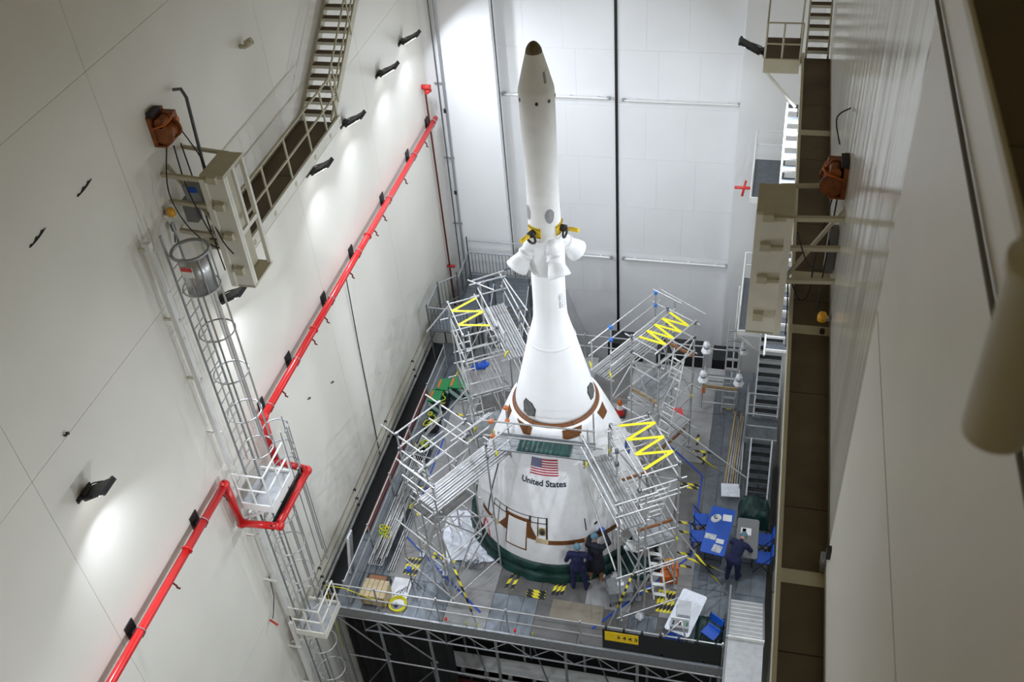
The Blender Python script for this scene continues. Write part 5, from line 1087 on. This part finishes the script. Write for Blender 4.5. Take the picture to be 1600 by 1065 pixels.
def person(loc, face, J, label, cloth='navy', legs=None, shoe='shoe_dark', gown=False, hair_cap=True, hands=('relaxed', 'relaxed')):
    """J: joints in local metres, x right, y forward, z up; face: heading of local +y"""
    c, s = math.cos(face), math.sin(face); R = Matrix(((c, -s, 0), (s, c, 0), (0, 0, 1)))
    g = lambda v: R @ Vector(v)
    legs = legs or cloth; mb = MB(); seg = []   # seg: (p, q, r, material)
    def limb(p, q, r1, r2, m): p, q = g(p), g(q); k_ = 1.14 if m in ('navy', 'navy_dark') else 1; r1 *= k_; r2 *= k_; capsule(mb, p, q, r1, r2); seg.append((p, q, max(r1, r2), m))
    pel, che, nek, hed = J['pelvis'], J['chest'], J['neck'], J['head']
    pv, cv, nv, hv = map(Vector, (pel, che, nek, hed))
    limb(pv+Vector((-.09, 0, 0)), pv+Vector((.09, 0, 0)), .135, .135, cloth); limb(pv, (pv+cv)/2, .15, .15, cloth); limb((pv+cv)/2, cv, .155, .165, cloth)
    shL, shR = Vector(J['shL']), Vector(J['shR']); limb(shL, shR, .085, .085, cloth); limb(cv, (shL+shR)/2, .16, .10, cloth); limb((shL+shR)/2, nv, .075, .055, cloth); limb(nv, hv, .052, .055, 'skin')
    # head, nose, ears, jaw
    up = (hv-nv).normalized(); fwd = Vector(J.get('look', (0, 1, 0))); fwd = (fwd-up*fwd.dot(up)).normalized(); sd = fwd.cross(up).normalized()
    rot = R @ Matrix((sd, fwd, up)).transposed(); hc = hv+up*.07
    ellip(mb, g(hc), .078, .098, .115, rot); ellip(mb, g(hc+fwd*.03-up*.06), .055, .06, .06, rot); ellip(mb, g(hc+fwd*.098-up*.015), .014, .022, .025, rot, 8, 6)
    for k in (-1, 1): ellip(mb, g(hc+sd*.078*k-up*.01), .012, .026, .032, rot, 8, 6)
    seg.append((g(hc-up*.04), g(hc+up*.05), .11, 'skin'))
    for sde in ('L', 'R'):
        sh, el, wr_, ha = (Vector(J[k+sde]) for k in ('sh', 'el', 'wr', 'ha')); limb(sh, el, .072, .056, cloth); limb(el, wr_, .058, .042, cloth)
        limb(wr_, lerp(wr_, ha, .5), .034, .036, 'glove')
        d = (ha-wr_).normalized(); across = d.cross(Vector(J.get('palm'+sde, (0, 0, 1)))); across = (across if across.length > .1 else Vector((1, 0, 0))).normalized(); nrm = across.cross(d).normalized()
        base = lerp(wr_, ha, .55)
        for k, (o, L) in enumerate(((-.030, .066), (-.010, .078), (.011, .073), (.030, .056))):
            b0 = base+across*o; b1 = b0+d*L*.6-nrm*.012; b2 = b1+d*L*.5-nrm*.035; limb(b0, b1, .0125, .012, 'glove'); limb(b1, b2, .012, .0105, 'glove')
        tb = lerp(wr_, ha, .22)-across*.03; limb(tb, tb-across*.035+d*.035, .0145, .0135, 'glove'); limb(tb-across*.035+d*.035, tb-across*.035+d*.075-nrm*.012, .0135, .012, 'glove')
        hp, kn, an, to = (Vector(J[k+sde]) for k in ('hp', 'kn', 'an', 'to')); limb(hp, kn, .105, .075, legs); limb(kn, an, .074, .050, legs); limb(an-Vector((0, 0, .02)), to, .048, .042, shoe); limb(an, an-Vector((0, 0, .03))-(to-an).normalized()*.03, .045, .042, shoe)
    me = bpy.data.meshes.new('rough'); me.from_pydata([tuple(v) for v in mb.v], [], mb.f); me.update()
    tmp = bpy.data.objects.new('rough', me); col.objects.link(tmp); rm = tmp.modifiers.new('r', 'REMESH'); rm.mode = 'VOXEL'; rm.voxel_size = .0125; sm_ = tmp.modifiers.new('s', 'SMOOTH'); sm_.factor = .5; sm_.iterations = 3
    bpy.context.view_layer.update(); body = bpy.data.meshes.new_from_object(tmp.evaluated_get(bpy.context.evaluated_depsgraph_get())); bpy.data.objects.remove(tmp)
    body.name = 'body'; zmin = min(v.co.z for v in body.vertices)
    mats = []; 
    for sg in seg:
        if sg[3] not in mats: mats.append(sg[3])
    body.materials.clear()
    for m in mats: body.materials.append(MT[m])
    info = [(p, q-p, (q-p).length_squared or 1e-9, r, mats.index(m)) for p, q, r, m in seg]
    for f in body.polygons:
        x = f.center; best = 1e9; bi = 0
        for p, d, l2, r, mi in info:
            t = max(0, min(1, (x-p).dot(d)/l2)); dd = (x-p-d*t).length-r
            if dd < best: best = dd; bi = mi
        f.material_index = bi; f.use_smooth = True
    t = thing('person', loc, label, 'person'); bo = bpy.data.objects.new('body', body); col.objects.link(bo); bo.parent = t; bo.location = (0, 0, -zmin+.002)
    off = Vector(loc)+Vector((0, 0, -zmin+.002))
    # eyes
    for k in (-1, 1):
        e = MB(); ellip(e, off+g(hc+fwd*.086+sd*.033*k+up*.012), .010, .010, .010, rot, 8, 6); e.build('eye', 'letter', t)
    cp = MB(); ellip(cp, off+g(hc+up*.045-fwd*.018), .102, .115, .098, rot, 20, 12); 
    cp.build('hair_cover', 'cap_blue', t)
    MB().ring(off+g(hc+up*.0-fwd*.008), .098, .012, R @ up, 20, 6).build('cover_band', 'cap_blue', t)
    if gown:
        gm = MB(); V = []; n = 28
        lv = [(cv.z+.12, .17, .13, cv), (cv.z, .215, .165, cv), ((cv.z+pv.z)/2, .215, .175, (cv+pv)/2), (pv.z, .235, .19, pv), (pv.z-.25, .255, .205, pv+Vector((0, .01, 0))), (pv.z-.48, .27, .215, pv+Vector((0, .01, 0)))]
        for k, (z, rx, ry, cc) in enumerate(lv):
            for i in range(n): a = 2*PI*i/n; w_ = 1+.05*math.sin(a*6+k*.4)*(k/5); V.append(off+g((cc.x+rx*w_*math.cos(a), cc.y+ry*w_*math.sin(a), z)))
        gm.add(V, [(k*n+i, (k+1)*n+i, (k+1)*n+(i+1) % n, k*n+(i+1) % n) for k in range(len(lv)-1) for i in range(n)], True); go = gm.build('smock', cloth, t); md = go.modifiers.new('t', 'SOLIDIFY'); md.thickness = .012
    return t
def stand(h=1.0, **kw):
    J = dict(pelvis=(0, 0, .95), chest=(0, .01, 1.28), neck=(0, .01, 1.49), head=(0, .03, 1.58), shL=(-.185, 0, 1.42), shR=(.185, 0, 1.42), elL=(-.27, -.03, 1.14), elR=(.27, -.03, 1.14), wrL=(-.27, .1, .92), wrR=(.27, .1, .92), haL=(-.26, .17, .77), haR=(.26, .17, .77),
             hpL=(-.10, 0, .92), hpR=(.10, 0, .92), knL=(-.12, .03, .5), knR=(.13, .03, .5), anL=(-.14, -.02, .09), anR=(.16, -.02, .09), toL=(-.16, .15, .045), toR=(.19, .15, .045), palmL=(1, 0, 0), palmR=(-1, 0, 0))
    J.update(kw); return {k: (tuple(x*h for x in v) if k[:4] not in ('look', 'palm') else v) for k, v in J.items()}
person((-3.95, 17.32, 0), .10, stand(1.10, elR=(.33, .10, 1.16), wrR=(.34, .34, 1.08), haR=(.35, .50, 1.08), palmR=(0, 0, 1), elL=(-.29, .02, 1.13), wrL=(-.30, .20, .95), haL=(-.29, .32, .86), look=(-.15, 1, -.3), toL=(-.2, .15, .045), anR=(.20, -.04, .09), knR=(.15, .02, .5), toR=(.25, .13, .045)),
       'worker in navy coverall and pale blue hair cover standing before the hull, back turned', 'navy')
person((-3.52, 17.72, 0), -.12, stand(1.06, neck=(0, .04, 1.49), head=(-.02, .09, 1.57), elR=(.33, .22, 1.42), wrR=(.16, .40, 1.56), haR=(.08, .50, 1.62), elL=(-.22, .25, 1.42), wrL=(.02, .42, 1.55), haL=(.05, .52, 1.60), palmL=(0, 0, 1), palmR=(0, 0, 1), look=(.2, 1, 0)),
       'worker in dark smock with blue gloves reaching up at the hull beside the other worker', 'navy_dark', 'wood_brown', 'shoe', True)
person((-1.95, 18.95, 0), 1.9, stand(1.0, pelvis=(0, -.06, .92), chest=(0, .12, 1.2), neck=(0, .24, 1.37), head=(0, .31, 1.43), shL=(-.18, .18, 1.32), shR=(.18, .18, 1.32), elL=(-.24, .36, 1.12), elR=(.24, .36, 1.12), wrL=(-.16, .55, 1.16), wrR=(.16, .55, 1.16), haL=(-.13, .68, 1.2), haR=(.13, .68, 1.2), palmL=(0, 0, 1), palmR=(0, 0, 1), look=(0, 1, -.2)),
       'worker in navy clothing seen between the tubes of the right scaffold', 'navy_dark')
person((.30, 18.42, 0), -.35, stand(1.0, pelvis=(0, -.04, .92), hpL=(-.10, -.02, .90), hpR=(.10, -.02, .90), chest=(0, .26, 1.12), neck=(0, .43, 1.22), head=(0, .51, 1.24), shL=(-.18, .36, 1.18), shR=(.18, .36, 1.18), elL=(-.28, .46, .95), elR=(.30, .46, .95), wrL=(-.14, .60, .83), wrR=(.20, .62, .83), haL=(-.06, .72, .80), haR=(.12, .75, .80), palmL=(0, 0, 1), palmR=(0, 0, 1), look=(0, .8, -.8), anL=(-.12, -.10, .09), toL=(-.14, .08, .045), anR=(.14, .02, .09), toR=(.17, .19, .045)),
       'worker in navy coverall bending over the grey folding table', 'navy')
